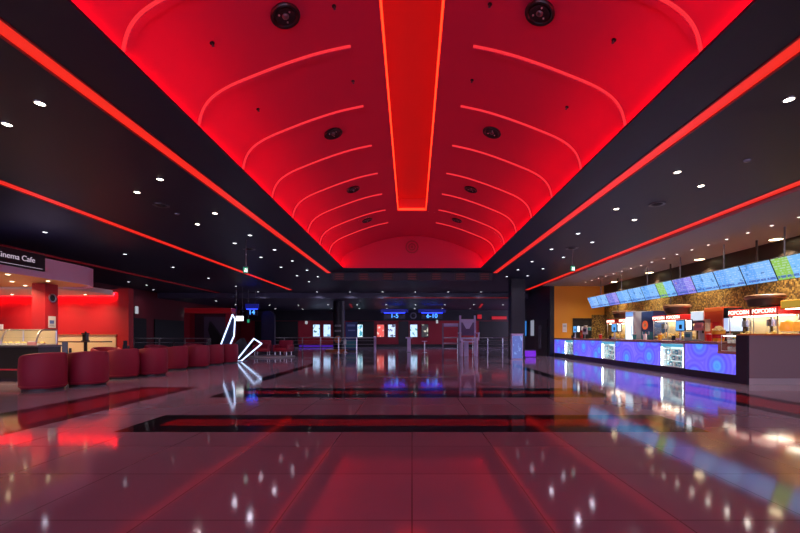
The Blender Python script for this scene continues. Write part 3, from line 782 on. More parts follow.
# lit box sign + blue number sign
p = at(239.5, 318.5, 25); r = thing('hanging_sign', 'small bright white light box sign beside the tip of the tall neon shard', 'sign', p)
MB().box(-.29, .29, -.05, .05, -.17, .17, .01).build('housing', M['blackplastic'], r); MB().box(-.27, .27, -.06, -.05, -.15, .15).build('sign_face', M['white_glow'], r)
MB().cyl((-.2, 0, .17), (-.2, 0, HC - p.z), .01, n=6).cyl((.2, 0, .17), (.2, 0, HC - p.z), .01, n=6).each('hanging_rod', M['darksteel'], r)
MB().box(-.2, .05, -.064, -.06, .02, .05).box(-.2, .0, -.064, -.06, -.06, -.03).build('print', M['cream'], r)
def num_sign(px, py, d, s, label, w, h, size, up):
    p = at(px, py, d); r = thing('hanging_sign', label, 'sign', p, 0, 'blue lit number signs')
    MB().box(-w, w, -.04, .06, -h, h, .01).build('board', M['navy'], r)
    text('digits', s, size, M['blue_neon'], r, (0, -.045, 0), (PI / 2, 0, 0), .006)
    MB().box(-w * 1.3, w * 1.3, -.02, .05, h + .04, h + .36, .01).build('halo_board', M['blue_board'], r); MB().box(-w, w, -.05, .05, h + .0, h + .04).build('glow_bar', M['blue_glow'], r)  # upper board is added to stand for the blue halo over the sign
    MB().cyl((-w * .7, 0, h), (-w * .7, 0, up - p.z), .012, n=6).cyl((w * .7, 0, h), (w * .7, 0, up - p.z), .012, n=6).each('hanging_rod', M['darksteel'], r)
num_sign(252, 312.5, 26, '14', 'small blue glowing number sign on the left, above the neon shards', .34, .2, .42, HC)
num_sign(394.5, 316, 36, '1-5', 'blue glowing number sign left of the round dark emblem', .95, .26, .55, ZR)
num_sign(432, 316, 36, '6-10', 'blue glowing number sign right of the round dark emblem', .95, .26, .55, ZR)
p = at(248.5, 321, 27); r = thing('hanging_exit_sign', 'tiny green exit sign below the small blue number sign', 'exit sign', p)
MB().box(-.1, .1, -.03, .03, -.14, .14, .01).build('housing', M['blackplastic'], r); MB().box(-.07, .07, -.036, -.03, -.11, .11).build('sign_face', M['green_glow'], r)
MB().cyl((0, 0, .14), (0, 0, HC - p.z), .01, n=6).each('hanging_rod', M['darksteel'], r)
# tall navy standee and lounge seats
r = thing('standee', 'tall dark navy arched standee behind the neon shards', 'standee', ((268.5 - 412) * 27.3 / F, 27.3, 0))
MB().prism([(-.45, 0), (.45, 0), (.45, 2.5)] + [(.45 * math.cos(a * PI / 10), 2.5 + .38 * math.sin(a * PI / 10)) for a in range(1, 10)] + [(-.45, 2.5)], -.12, .12).xf(Matrix.Rotation(PI / 2, 4, 'X')).build('arched_board', M['navy'], r)
MB().box(-.5, .5, -.3, .3, 0, .06).build('foot', M['black'], r)
r = thing('lounge_platform', 'low pale oval platform under the red lounge seats', 'platform', (-7.9, 22.6, 0))
MB().lathe([(0, 0), (1.0, 0), (1.03, .03), (1.0, .07), (0, .07)], 48).xf(Matrix.Diagonal((1.25, 1.05, 1, 1))).build('deck', mat('pale_deck', (.4, .36, .38), .35), r, True)
for i, (x, lab) in enumerate(((-8.5, 'left of two red lounge seats on the pale platform'), (-7.3, 'right of two red lounge seats on the pale platform'))):
    r = thing('lounge_chair', lab, 'lounge chair', (x, 22.7, .07), .15 - i * .3, 'red lounge seats on the platform')
    MB().box(-.42, .42, -.38, .36, .25, .45, .05).build('seat', M['leatherseat'], r, True)
    MB().box(-.42, .42, .26, .44, .4, .88, .06).build('backrest', M['leather'], r, True)
    for sx in (-1, 1): MB().box(sx * .40 - .07, sx * .40 + .07, -.38, .40, .25, .62, .04).build('armrest', M['leather'], r, True)
    for sx in (-1, 1):
        for sy in (-1, 1): MB().cyl((sx * .34, sy * .3, 0), (sx * .34, sy * .3, .27), .025, n=8).build('leg', M['steel'], r, True)

# ------------------------------------------------------------------ rear wall
struct('wall_back', MB().box(XL, 14, YE, YE + .3, 0, 4.6), M['deepred'])
struct('wall_back_upper', MB().box(XL, 14, YE - .12, YE - .01, 2.75, ZR), M['darkwall'])
for i, (x0, x1) in enumerate(((352.5, 374), (398.5, 408.5), (479, 512), (255, 298))):
    a, b = (x0 - 412) * YE / F, (x1 - 412) * YE / F
    struct('door_%d' % (i + 4), MB().box(a, b, YE - .06, YE - .005, 0, 2.7), M['black'])
struct('baseboard_back', MB().box(XL, 14, YE - .08, YE - .005, 0, .28), M['black'])
def poster(px0, px1, lab, m, dark=None):
    x0, x1 = (px0 - 412) * 41.8 / F, (px1 - 412) * 41.8 / F
    r = thing('wall_poster', lab, 'poster', ((x0 + x1) / 2, YE - .02, 1.0), 0, 'lit film posters on the rear wall')
    w = (x1 - x0) / 2
    MB().box(-w - .05, w + .05, -.1, 0, 0, 1.38, .01).build('light_box', M['blackplastic'], r)
    MB().box(-w, w, -.112, -.1, .05, 1.33).build('poster_sheet', m, r)
W1 = (.50, .68, 1.0)
poster(313, 319.5, 'lit white film poster farthest left on the red rear wall', poster_mat('white_poster_dark_corner', W1, (.05, .15, .16), 3.1, 1.5))
poster(323.5, 330.3, 'lit white and pale blue poster, second from the left on the rear wall', poster_mat('white_poster_blue_spot', W1, (.10, .30, .42), 5.7, 1.4))
poster(357.5, 362.5, 'narrow lit white poster just right of the dark round column', poster_mat('white_poster_blue', (.65, .88, 1), (.05, .3, .42), 9.3, 1.5))
poster(377, 384, 'lit red and white film poster on the rear wall', poster_mat('red_poster', (.95, .12, .10), (1, .7, .65), 1.3, 1.0))
poster(388.2, 395.2, 'lit white poster with dark lettering right of the red poster', poster_mat('white_poster_grey', (.55, .68, 1), (.04, .05, .09), 12.1, 1.4))
poster(410.3, 417.2, 'lit white poster with green picture under the round dark emblem', poster_mat('white_poster_green', W1, (.06, .30, .25), 15.2, 1.4))
poster(421.8, 428, 'dark film poster with a pale shape, farthest right on the rear wall', poster_mat('dark_poster', (.03, .03, .03), (.85, .80, .65), 18.4, .9))
p = at(413.4, 315.6, 41.8); r = thing('wall_emblem', 'round dark ring emblem high on the rear wall between two blue signs', 'emblem', (p.x, YE - .12, p.z), rot=(PI / 2, 0, 0))
MB().lathe([(.22, 0), (.36, 0), (.36, .04), (.30, .06), (.22, .04)], 32).build('outer_ring', M['darksteel'], r, True); MB().lathe([(0, .02), (.2, .02), (.2, 0)], 24).build('disc', M['black'], r, True)
p = at(306, 322.5, 41.8); r = thing('wall_sconce', 'small pale wall lamp left of the first lit poster', 'wall lamp', (p.x, YE, p.z))
MB().box(-.12, .12, -.14, 0, -.15, .15, .03).build('shade', emi('sconce_glass', (.8, .85, .95), .5), r); MB().box(-.06, .06, -.02, 0, -.2, .2).build('backplate', M['steel'], r)
p = at(437, 321.5, 41.8); r = thing('wall_spotlight', 'small pale spotlight on the rear wall right of the last poster', 'spotlight', (p.x, YE, p.z))
MB().cyl((0, -.02, 0), (0, -.3, .05), .05).build('arm', M['steel'], r); MB().cyl((0, -.3, .15), (0, -.34, -.18), .09, .12).build('head', emi('sconce_glass', (.8, .85, .95), .5), r, True)
for px0, px1, py0, py1, lab in ((495, 511, 315.3, 319, 'short red light bar high on the dark rear wall, left of the dark pillar'), (480, 485, 313.5, 318.5, 'small dim red light box right of the lilac frame chair top')):
    a, b = at(px0, py1, 40), at(px1, py0, 40)
    r = thing('wall_light_bar', lab, 'light bar', ((a.x + b.x) / 2, YE - .12, a.z)); w = (b.x - a.x) / 2
    MB().box(-w, w, -.14, 0, 0, b.z - a.z, .02).build('housing', M['black'], r); MB().box(-w + .03, w - .03, -.15, -.14, .03, b.z - a.z - .03).build('diffuser', M['red_glow'], r)
for sx, nm in ((-1, 'left'), (1, 'right')):
    x = 6.1 * sx if sx > 0 else -5.4
    r = thing('ceiling_light_strip', 'short slanting red light strip in the low rear ceiling on the %s' % nm, 'light strip', (x, 35.5, ZR), -.12 * sx, 'short slanting red strips')
    MB().box(-.09, .09, -2.2, 2.2, -.03, 0).build('diffuser', M['led_red_dim'] if sx < 0 else emi('mid_red_led', (1, .02, .02), .4), r); MB().box(-.12, -.09, -2.2, 2.2, -.04, 0).box(.09, .12, -2.2, 2.2, -.04, 0).each('side_channel', M['black'], r)
# bench under the left posters with violet glow
r = thing('wall_bench', 'long dark red bench with violet glow under the left posters', 'bench', (-9.0, 41.0, 0))
MB().box(-2.6, 2.2, -.3, .5, .25, .55, .04).build('seat', M['deepred'], r); MB().box(-2.6, 2.2, .5, .7, .25, 1.1, .04).build('backrest', M['deepred'], r)
MB().box(-2.5, 2.1, -.2, .4, .0, .2).build('plinth', M['black'], r); MB().box(-2.5, 2.1, -.24, -.2, .05, .2).build('glow_strip', M['violet_glow'], r)
# round column, with foot ring and standees
cx = (339 - 412) * 31 / F
r = thing('round_column', 'dark round column standing left of the centre rear, with orange base', 'column', (cx, 31, 0))
MB().cyl((0, 0, 0), (0, 0, ZR), .44, n=32).build('shaft', M['darkwall'], r, True)
MB().lathe([(.44, 0), (1.05, 0), (1.05, .10), (.95, .16), (.44, .16)], 40).build('base_ring', mat('orange_base', (.45, .10, .03), .4), r, True)
r = thing('round_sticker', 'round orange disc sign on the dark column', 'sign', (cx, 30.53, .9), rot=(PI / 2, 0, 0))
MB().lathe([(0, 0), (.27, 0), (.27, .03), (0, .035)], 24).build('disc', mat('orange_disc', (.60, .15, .03), .5), r, True); MB().lathe([(.27, 0), (.30, 0), (.30, .03), (.27, .03)], 24).build('rim', M['darksteel'], r, True)
for z in (1.55, 1.95):
    r = thing('column_sign', 'dim grey sign plate on the dark column, %s' % ('lower' if z < 1.7 else 'upper'), 'sign', (cx, 30.54, z), 0, 'grey plates on the column')
    MB().box(-.24, .24, -.02, .02, -.06, .08, .01).build('plate', mat('grey_plate', (.3, .3, .35), .5), r); MB().box(-.18, .18, -.024, -.02, -.02, .0).box(-.18, .1, -.024, -.02, .03, .05).build('print', M['black'], r)
r = thing('standee', 'blue cardboard standee right of the dark round column', 'standee', ((351.5 - 412) * 30.5 / F, 30.5, 0))
MB().box(-.45, .45, -.1, .1, .1, 2.25, .02).build('board', mat('blue_board', (.02, .05, .22), .5), r); MB().box(-.5, .5, -.3, .3, 0, .1).build('foot', M['black'], r)
MB().box(-.3, .3, -.11, -.1, 1.9, 2.05).box(-.25, .3, -.11, -.1, 1.55, 1.65).box(-.3, .3, -.11, -.1, .98, 1.1).build('print', mat('pale_blue_print', (.2, .28, .6), .5), r)
MB().box(-.4, .4, -.11, -.1, .25, .85).build('picture', M['teal'], r)
r = thing('hand_sanitiser_stand', 'thin pale stand between the dark column and the blue standee', 'stand', ((345 - 412) * 29.3 / F, 29.3, 0))
MB().cyl((0, 0, .02), (0, 0, 1.1), .03).build('pole', M['steel'], r, True); MB().box(-.09, .09, -.06, .06, .55, .9, .02).build('dispenser', M['white'], r); MB().lathe([(0, 0), (.17, 0), (.17, .02), (0, .03)], 20).build('foot', M['steel'], r, True)
# ticket podium, info stand, barrier post
r = thing('ticket_podium', 'slim blue-grey ticket podium with wider top in the centre', 'podium', ((409 - 412) * 29 / F, 29, 0))
MB().box(-.13, .13, -.1, .1, .02, 1.0, .01).build('column', M['lilac_tinted'], r); MB().box(-.25, .25, -.16, .16, 1.0, 1.10, .02).build('top', M['lilac_tinted'], r); MB().box(-.2, .2, -.16, .16, 0, .025).build('foot', M['darksteel'], r)
r = thing('info_stand', 'thin T-shaped stand right of the ticket podium', 'stand', ((424.5 - 412) * 28.6 / F, 28.6, 0))
MB().cyl((0, 0, .02), (0, 0, .78), .035).build('pole', M['steel'], r, True); MB().box(-.19, .19, -.12, .12, .78, .82, .01).build('top', M['lilac_tinted'], r); MB().lathe([(0, 0), (.18, 0), (.18, .02), (0, .03)], 20).build('foot', M['steel'], r, True)
r = thing('barrier_post', 'pale square barrier post at the end of the long railing', 'post', ((375 - 412) * 27.8 / F, 27.8, 0))
MB().box(-.075, .075, -.075, .075, 0, 1.13, .01).build('shaft', M['lilac_tinted'], r); MB().box(-.09, .09, -.09, .09, 1.13, 1.16).build('cap', M['steel'], r)
# oversized lilac frame chair and low frame gate behind it
r = thing('giant_chair', 'oversized lilac wooden chair standing in the middle distance', 'giant chair', ((468.5 - 412) * 23.6 / F, 23.6, 0))
W = .44
for sx in (-1, 1):
    MB().box(sx * W - .055, sx * W + .055, .35, .46, 0, 2.42, .01).build('back_leg', M['lilac_tinted'], r)
    MB().box(sx * W - .055, sx * W + .055, -.46, -.35, 0, 1.08, .01).build('front_leg', M['lilac_tinted'], r)
    MB().box(sx * W - .055, sx * W + .055, -.35, .35, .80, .88).build('side_rail', M['lilac_tinted'], r)
    MB().box(sx * (W + .09) - .055, sx * (W + .09) + .055, -.5, .42, 1.32, 1.40, .01).build('armrest', M['lilac_tinted'], r)
    MB().box(sx * (W + .09) - .04, sx * (W + .09) + .04, -.46, -.36, .95, 1.32).build('arm_post', M['lilac_tinted'], r)
MB().box(-W - .02, W + .02, -.48, .38, 1.0, 1.09, .01).build('seat', M['lilac_tinted'], r)
MB().box(-W, W, .37, .44, 1.22, 2.1).build('backrest', mat('dim_violet_panel', (.16, .10, .24), .6), r)
MB().box(-W, W, .35, .45, 2.0, 2.2, .01).build('top_rail', M['lilac_tinted'], r)
MB().prism([(-.3, 2.0), (.3, 2.0), (.1, 1.62), (-.1, 1.62)], -.352, -.33).xf(Matrix.Rotation(PI / 2, 4, 'X')).build('crest', M['lilac_tinted'], r)
MB().box(-W, W, .36, .44, .82, .90).box(-W, W, -.45, -.38, .82, .90).build('stretcher', M['lilac_tinted'], r)
MB().box(-.24, .02, .1, .34, 0, .82).build('support_block', M['lilac_tinted'], r)
r = thing('frame_gate', 'low lilac-pink frame with rails, left of the oversized chair', 'frame', ((451 - 412) * 25.6 / F, 25.6, 0))
for x in (-.52, .5): MB().box(x - .05, x + .05, -.05, .05, 0, 2.0, .01).build('post', mat('dusty_lilac', (.26, .19, .27), .5), r)
MB().box(-.47, .45, -.04, .04, 1.78, 2.0).build('header', M['lilac_tinted'], r)
for z in (.35, .7, 1.05): MB().box(-.47, .45, -.025, .025, z, z + .05).build('rail', M['darksteel'], r)
# right dark pillar, light stand, dark side wall
r = thing('dark_pillar', 'dark square pillar rising to the ceiling behind the blue light stand', 'pillar', ((516.5 - 412) * 21.6 / F, 21.6, 0))
MB().box(-.36, .36, -.36, .36, 0, HC, .01).build('shaft', M['darkwall'], r); MB().box(-.38, .38, -.38, .38, 0, .12).build('plinth', M['black'], r)
r = thing('light_stand', 'pale blue glowing light stand in front of the dark pillar', 'light stand', ((516.5 - 412) * 20.6 / F, 20.6, 0))
MB().box(-.29, .29, -.16, .16, .0, 1.28, .01).build('housing', M['lilac_tinted'], r); MB().box(-.25, .25, -.175, -.16, .06, 1.2).build('glow_face', poster_mat('blue_stand_graphic', (.09, .14, .50), (.25, .42, .85), 4.4, .9), r)
MB().box(-.31, .31, -.18, .18, 1.28, 1.32).build('top', M['lilac_tinted'], r)
struct('wall_side', MB().box(8.25, 8.5, 23.9, 30.5, 0, HC), M['darkwall'])
struct('wall_passage', MB().box(8.25, 14, 30.5, 30.7, 0, HC), M['darkwall'])
for px0, px1, m, lab in ((523.2, 527, 'slit_blue', 'narrow vertical blue light slit on the dark side wall'), (531.3, 534.6, 'slit_white', 'narrow vertical pale light slit on the dark side wall')):
    pc = (px0 + px1) / 2; y = 8.2 * F / (pc - 412)
    y0, y1 = 8.24 * F / (px1 - 412), 8.24 * F / (px0 - 412)
    r = thing('wall_light', lab, 'wall light', (8.25, (y0 + y1) / 2, 1.2), 0, 'vertical light slits on the dark wall'); hl = (y1 - y0) / 2
    MB().box(-.05, 0, -hl - .04, hl + .04, -.05, 1.1).build('housing', M['black'], r); MB().box(-.06, -.05, -hl, hl, 0, 1.05).build('diffuser', M[m], r)
r = thing('glow_bench', 'low violet glowing box on the floor right of the blue light stand', 'glowing box', (6.62, 22.8, 0))
MB().box(-.36, .36, -.28, .28, .02, .36, .03).build('glow_body', emi('violet_box_light', (.20, .01, .75), .9), r); MB().box(-.38, .38, -.3, .3, .36, .40, .01).build('top', mat('violet_top', (.1, .04, .2), .4), r); MB().box(-.32, .32, -.24, .24, 0, .02).build('foot', M['black'], r)
struct('door_8', MB().box(8.2, 8.26, 24.3, 26.8, 0, 2.2), M['black'])
for y in (25.2, 25.55):
    r = thing('door_pull', 'tall vertical steel pull on the dark side door, %s' % ('nearer one' if y < 25.3 else 'farther one'), 'door pull', (8.17, y, .35), 0, 'pulls of the dark side door')
    MB().cyl((-.06, 0, 0), (-.06, 0, 1.5), .02, n=8).build('bar', M['darksteel'], r, True)
    for z in (.15, 1.35): MB().cyl((-.06, 0, z), (.03, 0, z), .014, n=8).build('wall_mount', M['darksteel'], r)
# ------------------------------------------------------------------ right: snack counter
struct('wall_kitchen_end', MB().box(8.5, XR, 23.9, 24.05, 0, 4.3), M['orangewall'])
NICHES = [(12.5, 13.7), (16.75, 17.95), (21.1, 22.25)]
PANELS = [(10.42, 12.45), (13.75, 16.7), (18.0, 21.05), (22.3, 23.85)]
XC = 8.5
r = thing('snack_counter', 'long snack counter with backlit violet ring panels and brown stone top', 'counter', (XC, 16.5, 0))
o = -16.5
MB().box(.62, .70, 11.06 + o, 23.85 + o, .0, 1.0).box(.62, .70, 10.42 + o, 11.06 + o, 0, .74).build('rear_body', M['greige'], r)
MB().box(0, .62, 10.42 + o, 23.85 + o, .0, .17).box(.0, .03, 10.42 + o, 23.85 + o, .17, .20).build('kickplate', M['kick'], r)
MB().box(-.06, .72, 11.08 + o, 23.87 + o, 1.0, 1.07, .012).build('worktop', M['countertop'], r)
MB().box(-.06, .72, 10.42 + o, 11.06 + o, .74, .81, .012).build('lower_shelf_top', M['countertop'], r)
MB().box(-.02, .70, 11.06 + o, 11.09 + o, .74, 1.0).build('step_panel', M['countertop'], r)
for y0, y1 in PANELS:
    if y0 < 11:
        MB().prism([(y0 + o, .2), (y1 + o, .2), (y1 + o, .98), (11.08 + o, .98), (11.08 + o, .74), (y0 + o, .74)], 0, .04).xf(Matrix(((0, 0, 1, 0), (1, 0, 0, 0), (0, 1, 0, 0), (0, 0, 0, 1)))).build('ring_panel', M['rings'], r)
    else: MB().box(0, .04, y0 + o, y1 + o, .2, .98).build('ring_panel', M['rings'], r)
nn = ('nearest', 'middle', 'farthest')
pk = [None, None, None]
for i, (y0, y1) in enumerate(NICHES):
    t = thing('counter_display', 'lit display niche with shelves of packets in the counter front, %s of three' % nn[i], 'display niche', (XC, (y0 + y1) / 2, .2), 0, 'lit display niches in the counter')
    h = (y1 - y0) / 2 - .02
    MB().box(0, .60, -h, -h + .03, 0, .79).box(0, .60, h - .03, h, 0, .79).box(0, .60, -h, h, .76, .79).box(0, .6, -h, h, 0, .02).build('frame', M['white'], t)
    MB().box(.34, .38, -h + .03, h - .03, .02, .76).build('back_panel', M['niche_light'], t)
    for sy in (-1, 1): MB().box(.01, .03, sy * (h - .04) - .012, sy * (h - .04) + .012, .03, .74).build('fill_strip', emi('niche_fill_light', (.85, 1, 1), 22), t)  # side strips added to brighten the packet fronts
    for z in (.21, .40, .58): MB().box(.08, .34, -h + .03, h - .03, z, z + .012).build('shelf', M['white'], t)
    MB().box(.0, .02, -h + .03, h - .03, .66, .755).build('header_strip', emi('teal_header', (.10, .50, .80), .8), t)
    for s_ in range(3):
        for q in range(7):
            y = -h + .16 + q * (2 * h - .32) / 6
            z = (.02, .222, .412)[s_]
            kind = (q + s_) % 3
            lab = '%s packet from the left on the %s shelf of the %s lit counter display' % (ORD[7 - q], ('bottom', 'middle', 'top')[s_], nn[i])
            loc = (XC + .20, (y0 + y1) / 2 + y, .203 + z)
            if pk[kind] is None:
                p = pk[kind] = thing('snack_packet', lab, 'packet', loc, 0, 'packets in the counter displays')
                MB().box(-.04, .05, -.06, .06, 0, .15, .01).build('pouch', M[('packet_a', 'packet_b', 'packet_c')[kind]], p)
                MB().box(-.043, -.04, -.04, .04, .04, .09).build('label_patch', M[('packet_c', 'packet_a', 'packet_b')[kind]], p)
            else: dup(pk[kind], loc, 0, lab)
# near end block
r = thing('counter_end_block', 'purple-grey counter end block with orange edged top', 'counter', (9.1, 10.2, 0))
MB().box(-.62, .68, -.15, .15, .16, 1.24, .006).build('front_panel', M['greige'], r)
MB().box(-.66, .70, -.17, .19, 1.24, 1.28, .006).build('top_edge', M['orangetrim'], r)
MB().box(-.61, .68, -.12, .13, 0, .16).build('kickplate', M['lightkick'], r)
MB().box(-.68, -.62, -.14, .20, 0, 1.24).build('side_panel', M['kick'], r)
r = thing('counter_gate', 'purple-grey gate panel at the right picture edge beside the end block', 'gate', (10.55, 10.25, 0))
MB().box(-.72, .75, -.05, .05, .14, 1.16, .006).build('leaf', M['greige'], r); MB().box(-.74, .77, -.07, .07, 1.16, 1.20).build('top_edge', M['orangetrim'], r)
MB().box(-.72, .75, -.04, .04, 0.01, .14).build('kickplate', M['lightkick'], r); MB().box(-.70, .70, -.075, -.05, .93, .98).build('grip_rail', M['lightkick'], r)
# small glass display at the lower shelf
r = thing('glass_display_box', 'small clear display box on the lowered end of the snack counter', 'display box', (8.86, 10.74, .812))
MB().box(-.36, .34, -.26, .26, 0, .02).box(-.36, .34, -.26, .26, .42, .44).build('frame', M['white'], r)
for sx in (-.36, .33):
    for sy in (-.26, .25): MB().box(sx, sx + .012, sy, sy + .012, .02, .42).build('post', M['steel'], r)
MB().box(-.355, -.35, -.25, .25, .02, .42).box(-.34, .32, -.26, -.255, .02, .42).build('glass_pane', M['glass'], r)
MB().box(.30, .32, -.25, .25, .02, .42).build('back_panel', M['cream'], r)
MB().box(-.32, -.28, -.24, .24, .405, .418).build('lamp', M['machine_lamp'], r)  # small lamp added to brighten the inside of the box
MB().box(-.35, .30, -.25, .25, .2, .21).build('shelf', M['glass'], r)
for i in range(5):
    for s_ in range(2):
        o_ = thing('snack_cup', '%s pale snack cup from the left on the %s level of the clear display box' % (ORD[5 - i], ('lower', 'upper')[s_]), 'cup', (8.66, 10.55 + i * .095, .835 + s_ * .19), 0, 'snack cups in the clear display box')
        MB().lathe([(0, 0), (.03, 0), (.04, .10), (.0, .10)], 14).build('cup', M['paper'], o_, True); MB().lathe([(0, .10), (.043, .10), (.043, .115), (0, .118)], 14).build('lid', M['packet_c'] if (i + s_) % 2 else M['redpanel'], o_, True)

# tills
till = None
for i, y in enumerate((13.2, 17.5, 21.7)):
    lab = 'till with two back to back screens on the snack counter, %s of three' % nn[i]
    loc = (8.86, y, 1.07)
    if till is None:
        till = thing('till', lab, 'till', loc, 0, 'tills on the snack counter')
        MB().box(-.13, .13, -.14, .14, 0, .02, .006).build('foot', M['darksteel'], till); MB().cyl((0, 0, .02), (0, 0, .42), .03).build('stem', M['steel'], till, True)
        e = MB().box(-.03, .01, -.25, .21, .30, .68, .012).build('customer_screen_case', M['navy'], till)
        MB().box(-.034, -.03, -.22, .18, .33, .65).build('customer_screen', M['blue_screen'], e)
        MB().box(-.038, -.034, -.12, .02, .38, .52).build('screen_picture', M['navy'], e)
        e = MB().box(.02, .05, -.52, -.24, .32, .68, .012).build('back_screen_case', M['navy'], till)
        MB().box(.012, .02, -.49, -.27, .35, .65).build('back_screen', M['white_glow'], e)
        MB().box(-.10, .0, .24, .31, .0, .16, .01).build('card_reader', M['blackplastic'], till)
        MB().box(-.1, -.07, -.10, .10, .021, .07).build('front_plate', M['lilac_tinted'], till)
    else: dup(till, loc, 0, lab)
# counter-top clutter
def sign_card(name, label, y, w, h, z, m, m2, x=8.78, cat='sign card'):
    t = thing(name, label, cat, (x, y, 1.07))
    MB().box(-.012, .012, -w / 2, w / 2, z, z + h).build('card', m, t); MB().box(-.016, -.012, -w * .32, w * .32, z + h * .35, z + h * .75).build('picture', m2, t)
    MB().box(-.05, .05, -w * .45, w * .45, 0, .012).build('foot', M['darksteel'], t)
    if z > .02: MB().cyl((0, 0, .01), (0, 0, z), .012, n=8).build('stem', M['steel'], t)
sign_card('sign_card', 'pink card above a teal card, right of the nearest till', 12.25, .36, .24, .32, mat('pink_sign', (.75, .28, .25), .5), mat('pink_sign_dark', (.5, .2, .2), .5))
sign_card('sign_card', 'teal and white card standing low on the counter near the nearest till', 12.6, .34, .28, .01, mat('pale_teal', (.35, .62, .58), .5), M['teal'], 8.70)
sign_card('sign_card', 'white card with dark picture near the far end of the counter', 20.3, .55, .36, .22, M['paper'], M['blackplastic'])
sign_card('sign_card', 'small red and yellow card near the far end of the counter', 20.75, .3, .4, .01, M['redpanel'], M['yellow'])
r = thing('popcorn_tub', 'yellow popcorn tub with red band on the counter near its lowered end', 'popcorn tub', (8.75, 11.42, 1.07))
MB().lathe([(0, 0), (.13, 0), (.17, .30), (.165, .30), (.12, .01), (0, .01)], 24).build('tub', M['yellow'], r, True)
MB().lathe([(.145, .09), (.158, .2)], 24).xf(Matrix.Diagonal((1.02, 1.02, 1, 1))).build('band', M['redpanel'], r, True)
mb = MB()
for i in range(34):
    a, q = random.random() * 2 * PI, math.sqrt(random.random()) * .13
    mb.sphere((math.cos(a) * q, math.sin(a) * q, .29 + .12 * (1 - (q / .14) ** 2) + random.uniform(-.01, .01)), .035, n=8)
tag(mb.build('popcorn_heap', M['popcorn'], r, True), kind='stuff')
for i, (y, m, lab) in enumerate(((11.85, 'redpanel', 'red drinks cup on the counter left of the yellow popcorn tub'), (11.15, 'paper', 'white drinks cup at the edge of the counter step'), (16.0, 'teal', 'teal cup on the middle of the counter'), (14.2, 'yellow', 'yellow cup on the counter left of the nearest till'), (15.2, 'paper', 'white cup on the counter behind the near ring panels'), (18.9, 'redpanel', 'red cup on the counter left of the middle till'))):
    r = thing('drinks_cup', lab, 'cup', (8.8 + .05 * (i % 3), y, 1.07))
    MB().lathe([(0, 0), (.055, 0), (.075, .2), (0, .2)], 18).build('cup', M[m], r, True); MB().lathe([(0, .2), (.08, .2), (.08, .215), (.0, .22)], 18).build('lid', M['white'], r, True); MB().cyl((.02, 0, .2), (.035, 0, .30), .006, n=6).build('straw', M['redpanel'], r)

# back counter and machines
r = thing('back_counter', 'long back counter under the popcorn machines', 'counter', (10.95, 16.9, 0))
MB().box(-.5, .5, -6.2, 5.9, .1, .92).build('body', M['darkbrown'], r); MB().box(-.53, .52, -6.25, 5.92, .92, .96, .006).build('worktop', M['steel'], r); MB().box(-.44, .45, -6.1, 5.8, 0, .1).build('kickplate', M['black'], r)
pm = None; hd = None
for i, y in enumerate((12.05, 12.98, 16.25, 17.2, 20.05, 21.35)):
    lab = 'glass popcorn machine with lit red header on the back counter, %s from the camera' % ORD[i + 1]
    loc = (10.95, y, .96)
    if pm is None:
        pm = thing('popcorn_machine', lab, 'popcorn machine', loc, 0, 'popcorn machines on the back counter')
        MB().box(-.33, .33, -.42, .42, 0, .14, .01).build('base', M['steel'], pm)
        for sx in (-.32, .30):
            for sy in (-.42, .40): MB().box(sx, sx + .02, sy, sy + .02, .14, .90).build('corner_post', M['steel'], pm)
        MB().box(-.318, -.312, -.40, .40, .14, .90).build('glass_front', M['glass'], pm)
        MB().box(.30, .32, -.40, .40, .14, .90).build('back_panel', M['cream'], pm)
        h = MB().box(-.35, .33, -.44, .44, .90, 1.12, .015).build('header', M['redpanel'], pm)
        MB().box(-.356, -.35, -.41, .41, .925, 1.095).build('header_light', M['head_red'], h)
        text('header_lettering', 'POPCORN', .175, M['head_text'], h, (-.36, 0, 1.01), (PI / 2, 0, -PI / 2), .003)
        MB().box(-.25, .25, -.36, .36, .875, .89).build('lamp', M['machine_lamp'], pm)
        k = MB().cyl((0, .1, .56), (0, .1, .76), .14, n=20).build('kettle', M['steel'], pm, True); MB().cyl((0, .1, .76), (0, .1, .88), .02, n=8).build('kettle_arm', M['steel'], k)
        mb = MB()
        for q in range(150):
            a, b = random.uniform(-.28, .28), random.uniform(-.38, .38)
            hh = .15 + .22 * (1 - (b / .45) ** 2) * (.6 + .4 * (1 - (a / .35) ** 2))
            mb.sphere((a, b, random.uniform(.4, 1) * hh + .02), random.uniform(.03, .05), n=6)
        tag(mb.build('popcorn_heap', M['popcorn'], pm, True), kind='stuff')
    else: dup(pm, loc, 0, lab)
for i, y in enumerate((12.3, 16.4, 20.6)):
    lab = 'round brown extractor hood above the popcorn machines, %s of three' % nn[i]
    loc = (10.85, y, 2.35)
    if hd is None:
        hd = thing('extractor_hood', lab, 'hood', loc, 0, 'brown hoods above the popcorn machines')
        MB().lathe([(0, .0), (.46, .0), (.5, .03), (.5, .09), (.45, .13), (0, .14)], 36).build('canopy', M['brown'], hd, True)
        MB().cyl((0, 0, -.22), (0, 0, 0), .40, .46, n=32).build('filter_drum', M['darkbrown'], hd, True)
        MB().cyl((-.25, 0, .11), (-.25, 0, 1.81), .03, n=16).build('duct', M['darkbrown'], hd, True)
    else: dup(hd, loc, 0, lab)
